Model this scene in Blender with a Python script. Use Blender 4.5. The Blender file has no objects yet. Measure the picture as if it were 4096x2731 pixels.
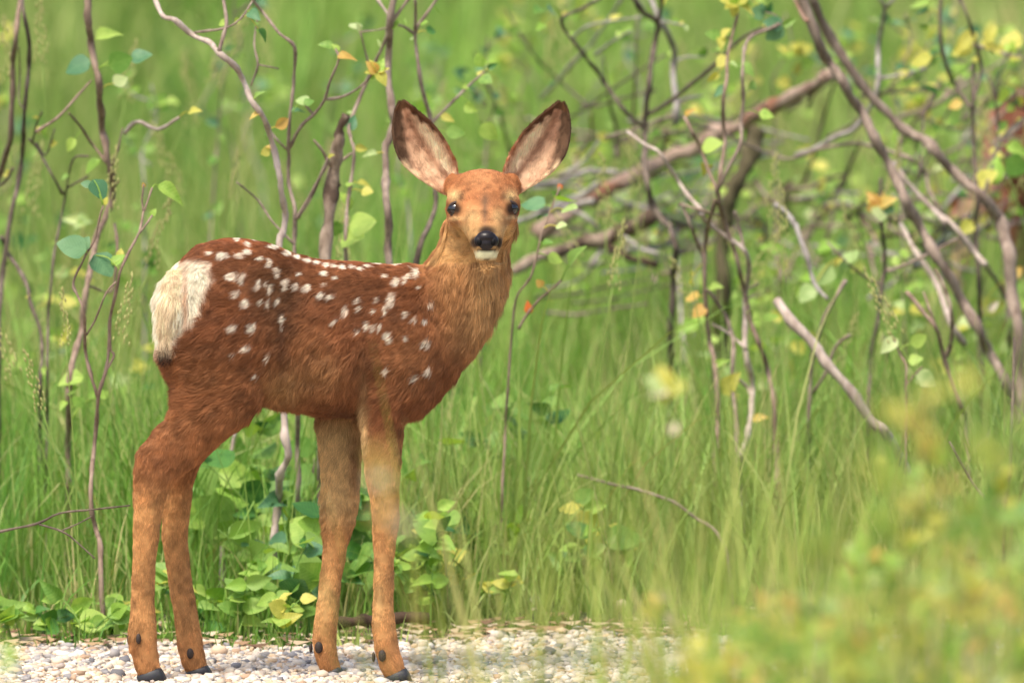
import bpy, math, random
import numpy as np
from mathutils import Vector, Matrix

# ------------------------------------------------------------------ camera, sky, sun, exposure
sc = bpy.context.scene
COL = sc.collection
LENS, CAM, PITCH = 398.0, Vector((0, -15.0, 1.5)), math.radians(4.004)
cd = bpy.data.cameras.new('camera'); cam = bpy.data.objects.new('camera', cd); COL.objects.link(cam)
cam.location = CAM; cam.rotation_euler = (math.radians(90) - PITCH, 0, 0)
cd.sensor_width = 36; cd.lens = LENS; cd.clip_start = 0.1; cd.clip_end = 2000
cd.dof.use_dof = True; cd.dof.focus_distance = 14.97; cd.dof.aperture_fstop = 7.1
sc.camera = cam
world = bpy.data.worlds.new('World'); sc.world = world; world.use_nodes = True
wn = world.node_tree.nodes; bg = wn['Background']
sky = wn.new('ShaderNodeTexSky'); sky.sky_type = 'NISHITA'; sky.sun_disc = False
SUN_EL, SUN_AZ = math.radians(62), math.radians(212)
sky.sun_elevation = SUN_EL; sky.sun_rotation = SUN_AZ; sky.air_density = 1.0; sky.dust_density = 4.0; sky.ozone_density = 0.6
world.node_tree.links.new(sky.outputs[0], bg.inputs[0]); bg.inputs[1].default_value = 0.10
sl = bpy.data.lights.new('sun', 'SUN'); sl.energy = 1.5; sl.angle = math.radians(14); sl.color = (1.0, 0.93, 0.80)
sun = bpy.data.objects.new('sun', sl); COL.objects.link(sun)
sd = Vector((math.sin(SUN_AZ) * math.cos(SUN_EL), math.cos(SUN_AZ) * math.cos(SUN_EL), math.sin(SUN_EL)))
sun.rotation_euler = (-sd).to_track_quat('-Z', 'Y').to_euler()
sc.view_settings.view_transform = 'Standard'; sc.view_settings.look = 'None'
sc.view_settings.exposure = 1.18; sc.view_settings.gamma = 1.0
sc.render.engine = 'CYCLES'
sc.cycles.use_denoising = True
try: sc.cycles.denoiser = 'OPENIMAGEDENOISE'; sc.cycles.denoising_input_passes = 'RGB_ALBEDO_NORMAL'
except Exception: pass
sc.cycles.max_bounces = 6; sc.cycles.diffuse_bounces = 3; sc.cycles.glossy_bounces = 2
sc.cycles.transmission_bounces = 4; sc.cycles.transparent_max_bounces = 4
sc.cycles.sample_clamp_indirect = 6

random.seed(7)
RNG = np.random.default_rng(7)
FWD = np.array((0, math.cos(PITCH), -math.sin(PITCH))); UP = np.array((0, math.sin(PITCH), math.cos(PITCH)))
CA = np.array(CAM); K = 36.0 / LENS / 4096.0

# ------------------------------------------------------------------ helpers
def P(px, py, y):
    """point of the place seen along a sight line, at the depth y where the thing stands"""
    d = FWD + np.array((1, 0, 0)) * (px - 2048) * K + UP * (1365.5 - py) * K
    return CA + d * ((y - CA[1]) / d[1])
def PD(x, y, depth): return P(x * 1.74150, y * 1.74150, depth)
def proj(V):
    V = np.asarray(V) - CA; w = V @ FWD
    return 2048 + V[:, 0] / w / K, 1365.5 - (V @ UP) / w / K
def pxm(y): return K * (y - CA[1])          # metres per pixel at depth y
def T(ox, oy, s, pts): return [(ox + u / s, oy + v / s) for u, v in pts]
def s2l(c): 
    c = np.asarray(c, float) / 255.0
    return np.where(c <= 0.04045, c / 12.92, ((c + 0.055) / 1.055) ** 2.4)
def hash3(i, j, k, seed):
    n = (i * 374761393 + j * 668265263 + k * 2147483647 + seed * 1274126177) & 0xFFFFFFFF
    n = ((n ^ (n >> 13)) * 1274126177) & 0xFFFFFFFF
    return ((n ^ (n >> 16)) & 0xFFFF) / 65535.0
def vnoise(X, scale, seed=0):
    X = np.asarray(X, float) * scale + 1000.0
    i = np.floor(X).astype(np.int64); f = X - i; f = f * f * (3 - 2 * f)
    r = 0
    for a in (0, 1):
        for b in (0, 1):
            for c in (0, 1):
                w = (f[:, 0] if a else 1 - f[:, 0]) * (f[:, 1] if b else 1 - f[:, 1]) * (f[:, 2] if c else 1 - f[:, 2])
                r = r + w * hash3(i[:, 0] + a, i[:, 1] + b, i[:, 2] + c, seed)
    return r * 2 - 1
def tag(o, label, cat, group=None, kind=None):
    if label: o['label'] = label
    if cat: o['category'] = cat
    if group: o['group'] = group
    if kind: o['kind'] = kind
    return o
def empty(name, loc):
    o = bpy.data.objects.new(name, None); o.empty_display_size = 0.02; COL.objects.link(o); o.location = Vector(loc); return o
def link(name, me, parent=None, mat=None, keep=True):
    o = bpy.data.objects.new(name, me); COL.objects.link(o)
    if mat is not None and not me.materials: me.materials.append(mat)
    if parent is not None:
        o.parent = parent
        if keep: o.matrix_parent_inverse = Matrix.Translation(parent.location).inverted()
    return o
def mesh(name, V, F, smooth=True, col=None):
    me = bpy.data.meshes.new(name)
    me.from_pydata([tuple(v) for v in V], [], [tuple(f) for f in F]) if not isinstance(F, np.ndarray) else fast(me, V, F)
    if smooth: me.polygons.foreach_set('use_smooth', np.ones(len(me.polygons), bool))
    if col is not None:
        a = me.color_attributes.new('col', 'FLOAT_COLOR', 'POINT')
        c = np.ones((len(V), 4), np.float32); c[:, :3] = col; a.data.foreach_set('color', c.ravel())
    me.update(); return me
def fast(me, V, F):
    n, k = F.shape
    me.vertices.add(len(V)); me.vertices.foreach_set('co', np.asarray(V, np.float32).ravel())
    me.loops.add(n * k); me.loops.foreach_set('vertex_index', F.astype(np.int32).ravel())
    me.polygons.add(n); me.polygons.foreach_set('loop_start', np.arange(0, n * k, k, dtype=np.int32))
    me.polygons.foreach_set('loop_total', np.full(n, k, np.int32)); me.update(calc_edges=True)
def catmull(pts, n):
    pts = [np.asarray(p, float) for p in pts]
    if len(pts) < 3 or n <= 1: return np.array(pts)
    q = [2 * pts[0] - pts[1]] + pts + [2 * pts[-1] - pts[-2]]; out = []
    for i in range(1, len(q) - 2):
        a, b, c, d = q[i - 1:i + 3]
        for k in range(n):
            t = k / n
            out.append(0.5 * (2 * b + (c - a) * t + (2 * a - 5 * b + 4 * c - d) * t * t + (3 * b - a - 3 * c + d) * t ** 3))
    out.append(pts[-1]); return np.array(out)
def tube_arrays(C, R, seg=7, knob=0.0, seed=0):
    C = np.asarray(C, float); R = np.asarray(R, float); n = len(C)
    Tn = np.gradient(C, axis=0); Tn /= np.linalg.norm(Tn, axis=1)[:, None] + 1e-12
    ref = np.array((0.13, 1.0, 0.07)); V = []
    for i in range(n):
        u = np.cross(Tn[i], ref); u /= np.linalg.norm(u) + 1e-12; v = np.cross(Tn[i], u)
        a = np.arange(seg) / seg * 2 * math.pi
        V.append(C[i] + R[i] * (np.cos(a)[:, None] * u + np.sin(a)[:, None] * v))
    V = np.concatenate(V)
    if knob:
        Rr = np.repeat(R, seg)
        V = V + (V - np.repeat(C, seg, 0)) * (knob * (vnoise(V, 0.35 / max(R.mean(), 1e-4), seed) + 0.6 * vnoise(V, 1.1 / max(R.mean(), 1e-4), seed + 1)))[:, None]
    F = [(i * seg + k, i * seg + (k + 1) % seg, (i + 1) * seg + (k + 1) % seg, (i + 1) * seg + k) for i in range(n - 1) for k in range(seg)]
    F += [tuple(range(seg))[::-1], tuple(range((n - 1) * seg, n * seg))]
    return V, F

# ------------------------------------------------------------------ materials
def new_mat(name):
    m = bpy.data.materials.new(name); m.use_nodes = True
    return m, m.node_tree.nodes, m.node_tree.links, m.node_tree.nodes['Principled BSDF']
def mat_attr(name, rough=0.6, spec=0.3, transl=0.0, noise=None):
    m, N, L, b = new_mat(name)
    a = N.new('ShaderNodeAttribute'); a.attribute_name = 'col'; c = a.outputs['Color']
    b.inputs['Roughness'].default_value = rough; b.inputs['Specular IOR Level'].default_value = spec
    L.new(c, b.inputs['Base Color'])
    if transl:
        t = N.new('ShaderNodeBsdfTranslucent'); mx = N.new('ShaderNodeMixShader'); mx.inputs[0].default_value = transl
        g = N.new('ShaderNodeMixRGB'); g.blend_type = 'MULTIPLY'; g.inputs[0].default_value = 1; g.inputs[2].default_value = (1.25, 1.15, 0.5, 1)
        L.new(c, g.inputs[1]); L.new(g.outputs[0], t.inputs['Color'])
        L.new(b.outputs[0], mx.inputs[1]); L.new(t.outputs[0], mx.inputs[2]); L.new(mx.outputs[0], N['Material Output'].inputs[0])
    return m
def mat_bark(name, c1, c2, scale=60, c3=None):
    m, N, L, b = new_mat(name)
    tc = N.new('ShaderNodeTexCoord'); mp = N.new('ShaderNodeMapping'); mp.inputs['Scale'].default_value = (1, 1, 0.35)
    L.new(tc.outputs['Object'], mp.inputs[0])
    n = N.new('ShaderNodeTexNoise'); n.inputs['Scale'].default_value = scale; n.inputs['Detail'].default_value = 6; n.inputs['Roughness'].default_value = 0.65
    L.new(mp.outputs[0], n.inputs['Vector'])
    r = N.new('ShaderNodeValToRGB'); r.color_ramp.elements[0].position = 0.33; r.color_ramp.elements[1].position = 0.67
    r.color_ramp.elements[0].color = (*s2l(c1), 1); r.color_ramp.elements[1].color = (*s2l(c2), 1)
    L.new(n.outputs['Fac'], r.inputs[0]); out = r.outputs[0]
    if c3:
        n2 = N.new('ShaderNodeTexNoise'); n2.inputs['Scale'].default_value = scale * 0.22; n2.inputs['Detail'].default_value = 3
        L.new(tc.outputs['Object'], n2.inputs['Vector'])
        r2 = N.new('ShaderNodeValToRGB'); r2.color_ramp.elements[0].position = 0.52; r2.color_ramp.elements[1].position = 0.6
        mx = N.new('ShaderNodeMixRGB'); L.new(n2.outputs['Fac'], r2.inputs[0]); L.new(r2.outputs[0], mx.inputs[0])
        L.new(out, mx.inputs[1]); mx.inputs[2].default_value = (*s2l(c3), 1); out = mx.outputs[0]
    L.new(out, b.inputs['Base Color']); b.inputs['Roughness'].default_value = 0.85; b.inputs['Specular IOR Level'].default_value = 0.12
    bp = N.new('ShaderNodeBump'); bp.inputs['Strength'].default_value = 0.5; bp.inputs['Distance'].default_value = 0.002
    L.new(n.outputs['Fac'], bp.inputs['Height']); L.new(bp.outputs[0], b.inputs['Normal'])
    return m
def mat_leaf(name, c1, c2, edge=None, transl=0.4):
    m, N, L, b = new_mat(name)
    tc = N.new('ShaderNodeTexCoord'); oi = N.new('ShaderNodeObjectInfo')
    n = N.new('ShaderNodeTexNoise'); n.inputs['Scale'].default_value = 3.5; n.inputs['Detail'].default_value = 3
    n.noise_dimensions = '4D'; L.new(tc.outputs['Object'], n.inputs['Vector']); L.new(oi.outputs['Random'], n.inputs['W'])
    ad = N.new('ShaderNodeMath'); ad.operation = 'ADD'; L.new(n.outputs['Fac'], ad.inputs[0])
    ml = N.new('ShaderNodeMath'); ml.operation = 'MULTIPLY_ADD'; ml.inputs[1].default_value = 0.5; ml.inputs[2].default_value = -0.25
    L.new(oi.outputs['Random'], ml.inputs[0]); L.new(ml.outputs[0], ad.inputs[1])
    r = N.new('ShaderNodeValToRGB'); r.color_ramp.elements[0].position = 0.3; r.color_ramp.elements[1].position = 0.7
    r.color_ramp.elements[0].color = (*s2l(c1), 1); r.color_ramp.elements[1].color = (*s2l(c2), 1)
    L.new(ad.outputs[0], r.inputs[0]); L.new(r.outputs[0], b.inputs['Base Color'])
    sx = N.new('ShaderNodeSeparateXYZ'); L.new(tc.outputs['Object'], sx.inputs[0])           # midrib and side veins
    ab = N.new('ShaderNodeMath'); ab.operation = 'ABSOLUTE'; L.new(sx.outputs[0], ab.inputs[0])
    vy = N.new('ShaderNodeMath'); vy.operation = 'MULTIPLY_ADD'; vy.inputs[1].default_value = -0.8; L.new(ab.outputs[0], vy.inputs[0]); L.new(sx.outputs[1], vy.inputs[2])
    fr = N.new('ShaderNodeMath'); fr.operation = 'PINGPONG'; fr.inputs[1].default_value = 0.06; L.new(vy.outputs[0], fr.inputs[0])
    mn = N.new('ShaderNodeMath'); mn.operation = 'MINIMUM'; L.new(fr.outputs[0], mn.inputs[0]); L.new(ab.outputs[0], mn.inputs[1])
    mr = N.new('ShaderNodeMapRange'); mr.inputs[1].default_value = 0.004; mr.inputs[2].default_value = 0.022; mr.inputs[3].default_value = 0.35; mr.inputs[4].default_value = 0.0; L.new(mn.outputs[0], mr.inputs[0])
    vm = N.new('ShaderNodeMixRGB'); vm.inputs[2].default_value = (*np.minimum(1, s2l(c2) * 1.5), 1); L.new(mr.outputs[0], vm.inputs[0]); L.new(r.outputs[0], vm.inputs[1]); L.new(vm.outputs[0], b.inputs['Base Color'])
    b.inputs['Roughness'].default_value = 0.5; b.inputs['Specular IOR Level'].default_value = 0.35
    t = N.new('ShaderNodeBsdfTranslucent'); mx = N.new('ShaderNodeMixShader'); mx.inputs[0].default_value = transl
    g = N.new('ShaderNodeMixRGB'); g.blend_type = 'MULTIPLY'; g.inputs[0].default_value = 1; g.inputs[2].default_value = (1.3, 1.2, 0.5, 1)
    L.new(r.outputs[0], g.inputs[1]); L.new(g.outputs[0], t.inputs['Color'])
    L.new(b.outputs[0], mx.inputs[1]); L.new(t.outputs[0], mx.inputs[2]); L.new(mx.outputs[0], N['Material Output'].inputs[0])
    return m
def mat_plain(name, c, rough=0.5, spec=0.5, coat=0.0):
    m, N, L, b = new_mat(name)
    n = N.new('ShaderNodeTexNoise'); n.inputs['Scale'].default_value = 220; n.inputs['Detail'].default_value = 3
    tc = N.new('ShaderNodeTexCoord'); L.new(tc.outputs['Object'], n.inputs['Vector'])
    h = N.new('ShaderNodeMixRGB'); h.blend_type = 'MULTIPLY'; h.inputs[0].default_value = 0.45; h.inputs[1].default_value = (*s2l(c), 1)
    L.new(n.outputs['Color'], h.inputs[2]); L.new(h.outputs[0], b.inputs['Base Color'])
    b.inputs['Roughness'].default_value = rough; b.inputs['Specular IOR Level'].default_value = spec; b.inputs['Coat Weight'].default_value = coat
    bp = N.new('ShaderNodeBump'); bp.inputs['Strength'].default_value = 0.25; bp.inputs['Distance'].default_value = 0.0008
    L.new(n.outputs['Fac'], bp.inputs['Height']); L.new(bp.outputs[0], b.inputs['Normal'])
    return m
M_GRASS = mat_attr('grass_blades', 0.5, 0.3, 0.24)
M_SEED = mat_attr('seed_heads', 0.8, 0.2, 0.25)
M_FUR = mat_attr('fur', 0.55, 0.22)
M_SKIN = mat_attr('coat_under', 0.85, 0.1)
M_PEB = mat_attr('pebbles', 0.75, 0.3)
M_BARK = mat_bark('bark_grey_brown', (112, 95, 84), (172, 154, 138), 70)
M_BARKD = mat_bark('bark_dark', (78, 68, 60), (132, 118, 104), 70)
M_BARKR = mat_bark('bark_reddish', (112, 92, 78), (166, 144, 126), 80)
M_BARKP = mat_bark('bark_pale', (152, 134, 122), (206, 190, 176), 60)
M_BARKG = mat_bark('bark_silver', (132, 124, 116), (188, 180, 170), 60)
M_DEAD = mat_bark('dead_wood', (116, 98, 82), (184, 164, 144), 90, (92, 76, 64))
M_LOG = mat_bark('log_bark', (116, 92, 78), (190, 166, 148), 30, (142, 100, 78))
M_MOSS = mat_bark('mossy_wood', (70, 62, 46), (112, 104, 78), 40, (92, 104, 48))
M_ROT = mat_bark('rotten_wood', (50, 40, 32), (90, 72, 58), 60)
LEAF = dict(
    blue=mat_leaf('leaf_blue_green', (72, 118, 80), (108, 148, 102), transl=0.22),
    green=mat_leaf('leaf_green', (104, 150, 62), (150, 184, 92)),
    bright=mat_leaf('leaf_bright', (142, 184, 74), (182, 208, 104)),
    yellow=mat_leaf('leaf_yellow', (192, 190, 84), (222, 214, 112)),
    orange=mat_leaf('leaf_orange', (208, 164, 88), (226, 196, 108)),
    pale=mat_leaf('leaf_pale', (168, 198, 120), (206, 220, 158)),
    dark=mat_leaf('leaf_dark', (52, 98, 44), (84, 132, 58), transl=0.25),
    red=mat_leaf('leaf_red', (206, 84, 40), (226, 120, 60)),
    dry=mat_leaf('leaf_dry', (186, 168, 136), (222, 206, 180), transl=0.2))
M_EYE = mat_plain('eye', (16, 12, 12), 0.06, 0.6, 0.6)
M_NOSE = mat_plain('nose_pad', (34, 27, 28), 0.34, 0.35, 0.0)
M_HOOF = mat_plain('hoof', (52, 52, 56), 0.5, 0.4)
M_DEW = mat_plain('dewclaw', (70, 58, 52), 0.6, 0.3)
def mat_ground():
    m, N, L, b = new_mat('meadow_soil')
    tc = N.new('ShaderNodeTexCoord'); n = N.new('ShaderNodeTexNoise'); n.inputs['Scale'].default_value = 2.2; n.inputs['Detail'].default_value = 8
    L.new(tc.outputs['Object'], n.inputs['Vector'])
    r = N.new('ShaderNodeValToRGB'); e = r.color_ramp.elements
    e[0].position = 0.3; e[0].color = (*s2l((50, 60, 30)), 1); e[1].position = 0.7; e[1].color = (*s2l((86, 98, 48)), 1)
    x = r.color_ramp.elements.new(0.5); x.color = (*s2l((70, 74, 42)), 1)
    L.new(n.outputs['Fac'], r.inputs[0]); L.new(r.outputs[0], b.inputs['Base Color']); b.inputs['Roughness'].default_value = 0.95
    n2 = N.new('ShaderNodeTexNoise'); n2.inputs['Scale'].default_value = 60; L.new(tc.outputs['Object'], n2.inputs['Vector'])
    bp = N.new('ShaderNodeBump'); bp.inputs['Distance'].default_value = 0.02; L.new(n2.outputs['Fac'], bp.inputs['Height']); L.new(bp.outputs[0], b.inputs['Normal'])
    return m
def mat_gravel():
    m, N, L, b = new_mat('gravel_bed')
    tc = N.new('ShaderNodeTexCoord'); v = N.new('ShaderNodeTexVoronoi'); v.inputs['Scale'].default_value = 130
    L.new(tc.outputs['Object'], v.inputs['Vector'])
    h = N.new('ShaderNodeSeparateColor'); L.new(v.outputs['Color'], h.inputs[0])
    r = N.new('ShaderNodeValToRGB'); e = r.color_ramp.elements
    e[0].color = (*s2l((150, 134, 116)), 1); e[1].color = (*s2l((222, 206, 184)), 1)
    L.new(h.outputs[0], r.inputs[0]); L.new(r.outputs[0], b.inputs['Base Color']); b.inputs['Roughness'].default_value = 0.9
    bp = N.new('ShaderNodeBump'); bp.invert = True; bp.inputs['Distance'].default_value = 0.004; L.new(v.outputs['Distance'], bp.inputs['Height']); L.new(bp.outputs[0], b.inputs['Normal'])
    return m

# ------------------------------------------------------------------ ground, path
def edge_y(x):            # far rim of the gravel path
    x = np.asarray(x, float)
    return 0.36 + 0.2 * (x + 0.7) + 0.05 * np.sin(x * 9 + 1) + 0.03 * np.sin(x * 23) + 0.02 * np.sin(x * 51 + 2)
def near_y(x): return -2.2 + 0.2 * np.asarray(x, float) + 0.08 * np.sin(np.asarray(x) * 5)
gx = np.concatenate([np.linspace(-300, -6, 12), np.linspace(-5, 5, 21), np.linspace(6, 300, 12)])
gy = np.concatenate([np.linspace(-60, -4, 8), np.linspace(-3, 30, 34), np.linspace(33, 900, 14)])
GV = np.array([(x, y, -0.006) for y in gy for x in gx]); nx = len(gx)
GF = [(j * nx + i, j * nx + i + 1, (j + 1) * nx + i + 1, (j + 1) * nx + i) for j in range(len(gy) - 1) for i in range(nx - 1)]
tag(link('ground', mesh('ground', GV, GF), mat=mat_ground()), None, None, kind='structure')
px_ = np.linspace(-6, 6, 241)
PV = np.array([(x, y, -0.001) for x in px_ for y in (near_y(x), edge_y(x))])
PF = [(2 * i, 2 * i + 2, 2 * i + 3, 2 * i + 1) for i in range(len(px_) - 1)]
tag(link('path', mesh('path', PV, PF), mat=mat_gravel()), None, None, kind='structure')

# pebbles of the path: countless, one mass
def pebbles():
    t = (1 + 5 ** 0.5) / 2
    ico = np.array([(-1, t, 0), (1, t, 0), (-1, -t, 0), (1, -t, 0), (0, -1, t), (0, 1, t), (0, -1, -t), (0, 1, -t), (t, 0, -1), (t, 0, 1), (-t, 0, -1), (-t, 0, 1)]) / math.hypot(1, t)
    tri = np.array([(0,11,5),(0,5,1),(0,1,7),(0,7,10),(0,10,11),(1,5,9),(5,11,4),(11,10,2),(10,7,6),(7,1,8),(3,9,4),(3,4,2),(3,2,6),(3,6,8),(3,8,9),(4,9,5),(2,4,11),(6,2,10),(8,6,7),(9,8,1)])
    n = 40000
    x = RNG.uniform(-1.15, 1.15, n); y = -0.45 + (edge_y(x) + 0.06 + 0.45) * RNG.uniform(0, 1, n)
    spill = RNG.uniform(0, 1, n) < 0.02; y[spill] += RNG.uniform(0, 0.12, spill.sum())
    r = RNG.lognormal(math.log(0.0034), 0.4, n).clip(0.0016, 0.0095)
    sc3 = np.stack([r * RNG.uniform(0.8, 1.5, n), r * RNG.uniform(0.8, 1.4, n), r * RNG.uniform(0.5, 0.9, n)], 1)
    a = RNG.uniform(0, 6.28, n); ca, sa = np.cos(a), np.sin(a)
    V = ico[None] * sc3[:, None] * (1 + 0.2 * RNG.normal(0, 1, (n, 12, 1)).clip(-1.5, 1.5))
    X = V[..., 0] * ca[:, None] - V[..., 1] * sa[:, None]; Y = V[..., 0] * sa[:, None] + V[..., 1] * ca[:, None]
    V = np.stack([X + x[:, None], Y + y[:, None], V[..., 2] + (sc3[:, 2] * RNG.uniform(0.1, 0.8, n))[:, None]], -1)
    pal = s2l(np.array([(232, 218, 198), (216, 198, 174), (205, 190, 176), (176, 170, 166), (226, 196, 160), (150, 146, 146), (240, 232, 220), (190, 160, 132), (120, 118, 120)]))
    w = np.array([.24, .2, .14, .1, .1, .06, .1, .045, .015]); c = pal[RNG.choice(9, n, p=w / w.sum())] * RNG.uniform(0.78, 1.02, (n, 1))
    F = (tri[None] + 12 * np.arange(n)[:, None, None]).reshape(-1, 3)
    return mesh('pebbles', V.reshape(-1, 3), F, True, np.repeat(c, 12, 0))
tag(link('gravel', pebbles(), mat=M_PEB), 'loose pale beige pebbles covering the path', 'gravel', kind='stuff')

# ------------------------------------------------------------------ grass
def blades(n, x, y, h, w, lean, col, z0=0.0, curl=0.5, face=None, az=None):
    seg = 5; t = np.linspace(0, 1, seg)
    az = RNG.uniform(0, 2 * math.pi, n) if az is None else az; dx, dy = np.cos(az), np.sin(az)
    a0 = lean * RNG.uniform(0, 1, n); a1 = a0 + curl * RNG.uniform(0.1, 1.6, n) ** 1.5
    ang = a0[:, None] + (a1 - a0)[:, None] * t[None] ** 1.5
    step = (h / (seg - 1))[:, None]
    hr = np.cumsum(np.concatenate([np.zeros((n, 1)), np.sin(ang[:, 1:]) * step], 1), 1)
    hz = np.cumsum(np.concatenate([np.zeros((n, 1)), np.cos(ang[:, 1:]) * step], 1), 1)
    C = np.stack([x[:, None] + hr * dx[:, None], y[:, None] + hr * dy[:, None], z0 + hz], -1)
    f = RNG.uniform(0, math.pi, n) if face is None else face
    sx, sy = np.cos(f), np.sin(f)
    wt = w[:, None] * (1 - t[None] ** 1.8 * 0.97) * 0.5
    off = np.stack([wt * sx[:, None], wt * sy[:, None], 0 * wt], -1)
    V = np.stack([C - off, C + off], 2).reshape(n, seg * 2, 3)
    q = np.array([(2 * k, 2 * k + 1, 2 * k + 3, 2 * k + 2) for k in range(seg - 1)])
    F = (q[None] + (seg * 2) * np.arange(n)[:, None, None]).reshape(-1, 4)
    cc = np.repeat(col, seg * 2, 0)
    return V.reshape(-1, 3), F, cc
PAL = s2l(np.array([(110, 158, 58), (134, 176, 72), (90, 140, 50), (152, 184, 92), (176, 190, 110), (118, 164, 82), (200, 190, 130), (208, 184, 140)]))
def grass_cols(x, y, dry=0.06, yel=0.12):
    n = len(x); w = np.array([.24, .22, .16, .12, yel, .1, dry, dry * 0.6]); c = PAL[RNG.choice(8, n, p=w / w.sum())]
    nz = vnoise(np.stack([x, y, 0 * x], 1), 0.9, 3) + 0.7 * vnoise(np.stack([x, y, 0 * x], 1), 3.2, 6)
    yl = np.clip(0.45 * vnoise(np.stack([x, y, 0 * x], 1), 1.6, 13), 0, 1)[:, None]
    c = c * (1 - yl) + s2l((186, 194, 112)) * yl
    c = c * (1 + 0.24 * nz)[:, None] * RNG.uniform(0.8, 1.15, (n, 1))
    return c
def halfw(y): return 0.05 * (y + 15) + 0.9
def field(name, n, y0, y1, hl, hh, wl, wh, label, lean=0.25, curl=0.45, per=34, rad=0.045, **kw):
    """tufts: blades fan out of common feet, tufts differ in height and tint"""
    m = max(1, n // per); ty = y0 + (y1 - y0) * RNG.uniform(0, 1, m); tx = RNG.uniform(-1, 1, m) * halfw(ty)
    k = ty > edge_y(tx) + 0.01; tx, ty = tx[k], ty[k]; m = len(tx)
    tint = grass_cols(tx, ty, **kw) * RNG.uniform(0.62, 1.3, (m, 1)); th = RNG.uniform(0.55, 1.25, m) * (1 + 0.3 * vnoise(np.stack([tx, ty, 0 * tx], 1), 1.7, 4))
    t = RNG.integers(0, m, n); a = RNG.uniform(0, 2 * math.pi, n); r = rad * np.abs(RNG.normal(0, 1, n))
    x = tx[t] + r * np.cos(a); y = ty[t] + r * np.sin(a)
    k = y > edge_y(x) - 0.02; x, y, t, a = x[k], y[k], t[k], a[k]; n = len(x)
    near = np.clip((y - edge_y(x)) / 0.6, 0.18, 1)
    h = RNG.uniform(hl, hh, n) * near * th[t]; w = RNG.uniform(wl, wh, n)
    c = tint[t] * 0.6 + grass_cols(x, y, **kw) * 0.4
    V, F, c = blades(n, x, y, h, w, lean, c, -0.006, curl, None, a + RNG.normal(0, .6, n))
    o = link(name, mesh(name, V, F, True, c), mat=M_GRASS); tag(o, label, 'grass', kind='stuff'); return o
field('grass', 40000, 0.3, 3.2, 0.06, 0.30, 0.0018, 0.0042, 'fine green meadow grass growing along the gravel rim behind the fawn')
field('grass', 26000, 3.2, 9.0, 0.15, 0.42, 0.003, 0.006, 'tall green meadow grass among the bare shrubs', per=40, rad=.06, yel=.15, dry=.07)
field('grass', 40000, 9.0, 34.0, 0.2, 0.5, 0.006, 0.014, 'far meadow grass blurred into a green backdrop', per=60, rad=.11, yel=.18, dry=.08)

field('grass', 2600, 0.5, 6.0, 0.18, 0.5, 0.004, 0.0075, 'broad arching grass blades standing above the fine meadow grass', lean=.45, curl=1.1, per=6, rad=.02, yel=.2, dry=.06)
field('grass', 1800, 0.9, 7.0, 0.3, 0.62, 0.0012, 0.0024, 'thin straw-coloured grass stems rising above the meadow grass', lean=.22, curl=.25, per=5, rad=.03, yel=.6, dry=.6)

# ------------------------------------------------------------------ leaves and woody plants
def leaf_mesh(name, wid, curl, fold, tipp=1.0, wav=0.0):
    nl, na = 7, 5; V = []
    for i in range(nl):
        t = i / (nl - 1)
        w = wid * 0.5 * max(0.03, math.sin(math.pi * min(1, t ** 0.72 * 0.97 + 0.02)) ** tipp) * (1 - 0.25 * t ** 3)
        for k in range(na):
            s = -1 + 2 * k / (na - 1)
            V.append((s * w, t * 1.0, -curl * t * t + fold * abs(s) * w + wav * math.sin(t * 9 + s * 2) * abs(s)))
    V = np.array(V)
    F = [(i * na + k, i * na + k + 1, (i + 1) * na + k + 1, (i + 1) * na + k) for i in range(nl - 1) for k in range(na - 1)]
    return V, F
LEAFM = {}
for nm in LEAF:
    LEAFM[nm] = []
    for wid, curl, fold, tp in ((0.85, 0.15, 0.15, 0.7), (0.75, 0.35, 0.35, 0.8), (0.62, 0.5, 0.6, 0.9), (0.95, 0.08, 0.1, 0.62)):
        V, F = leaf_mesh('leaf', wid, curl, fold, tp, 0.015)
        me = mesh('leaf_' + nm, V, F); me.materials.append(LEAF[nm]); LEAFM[nm].append(me)
STEMS = {}
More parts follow.
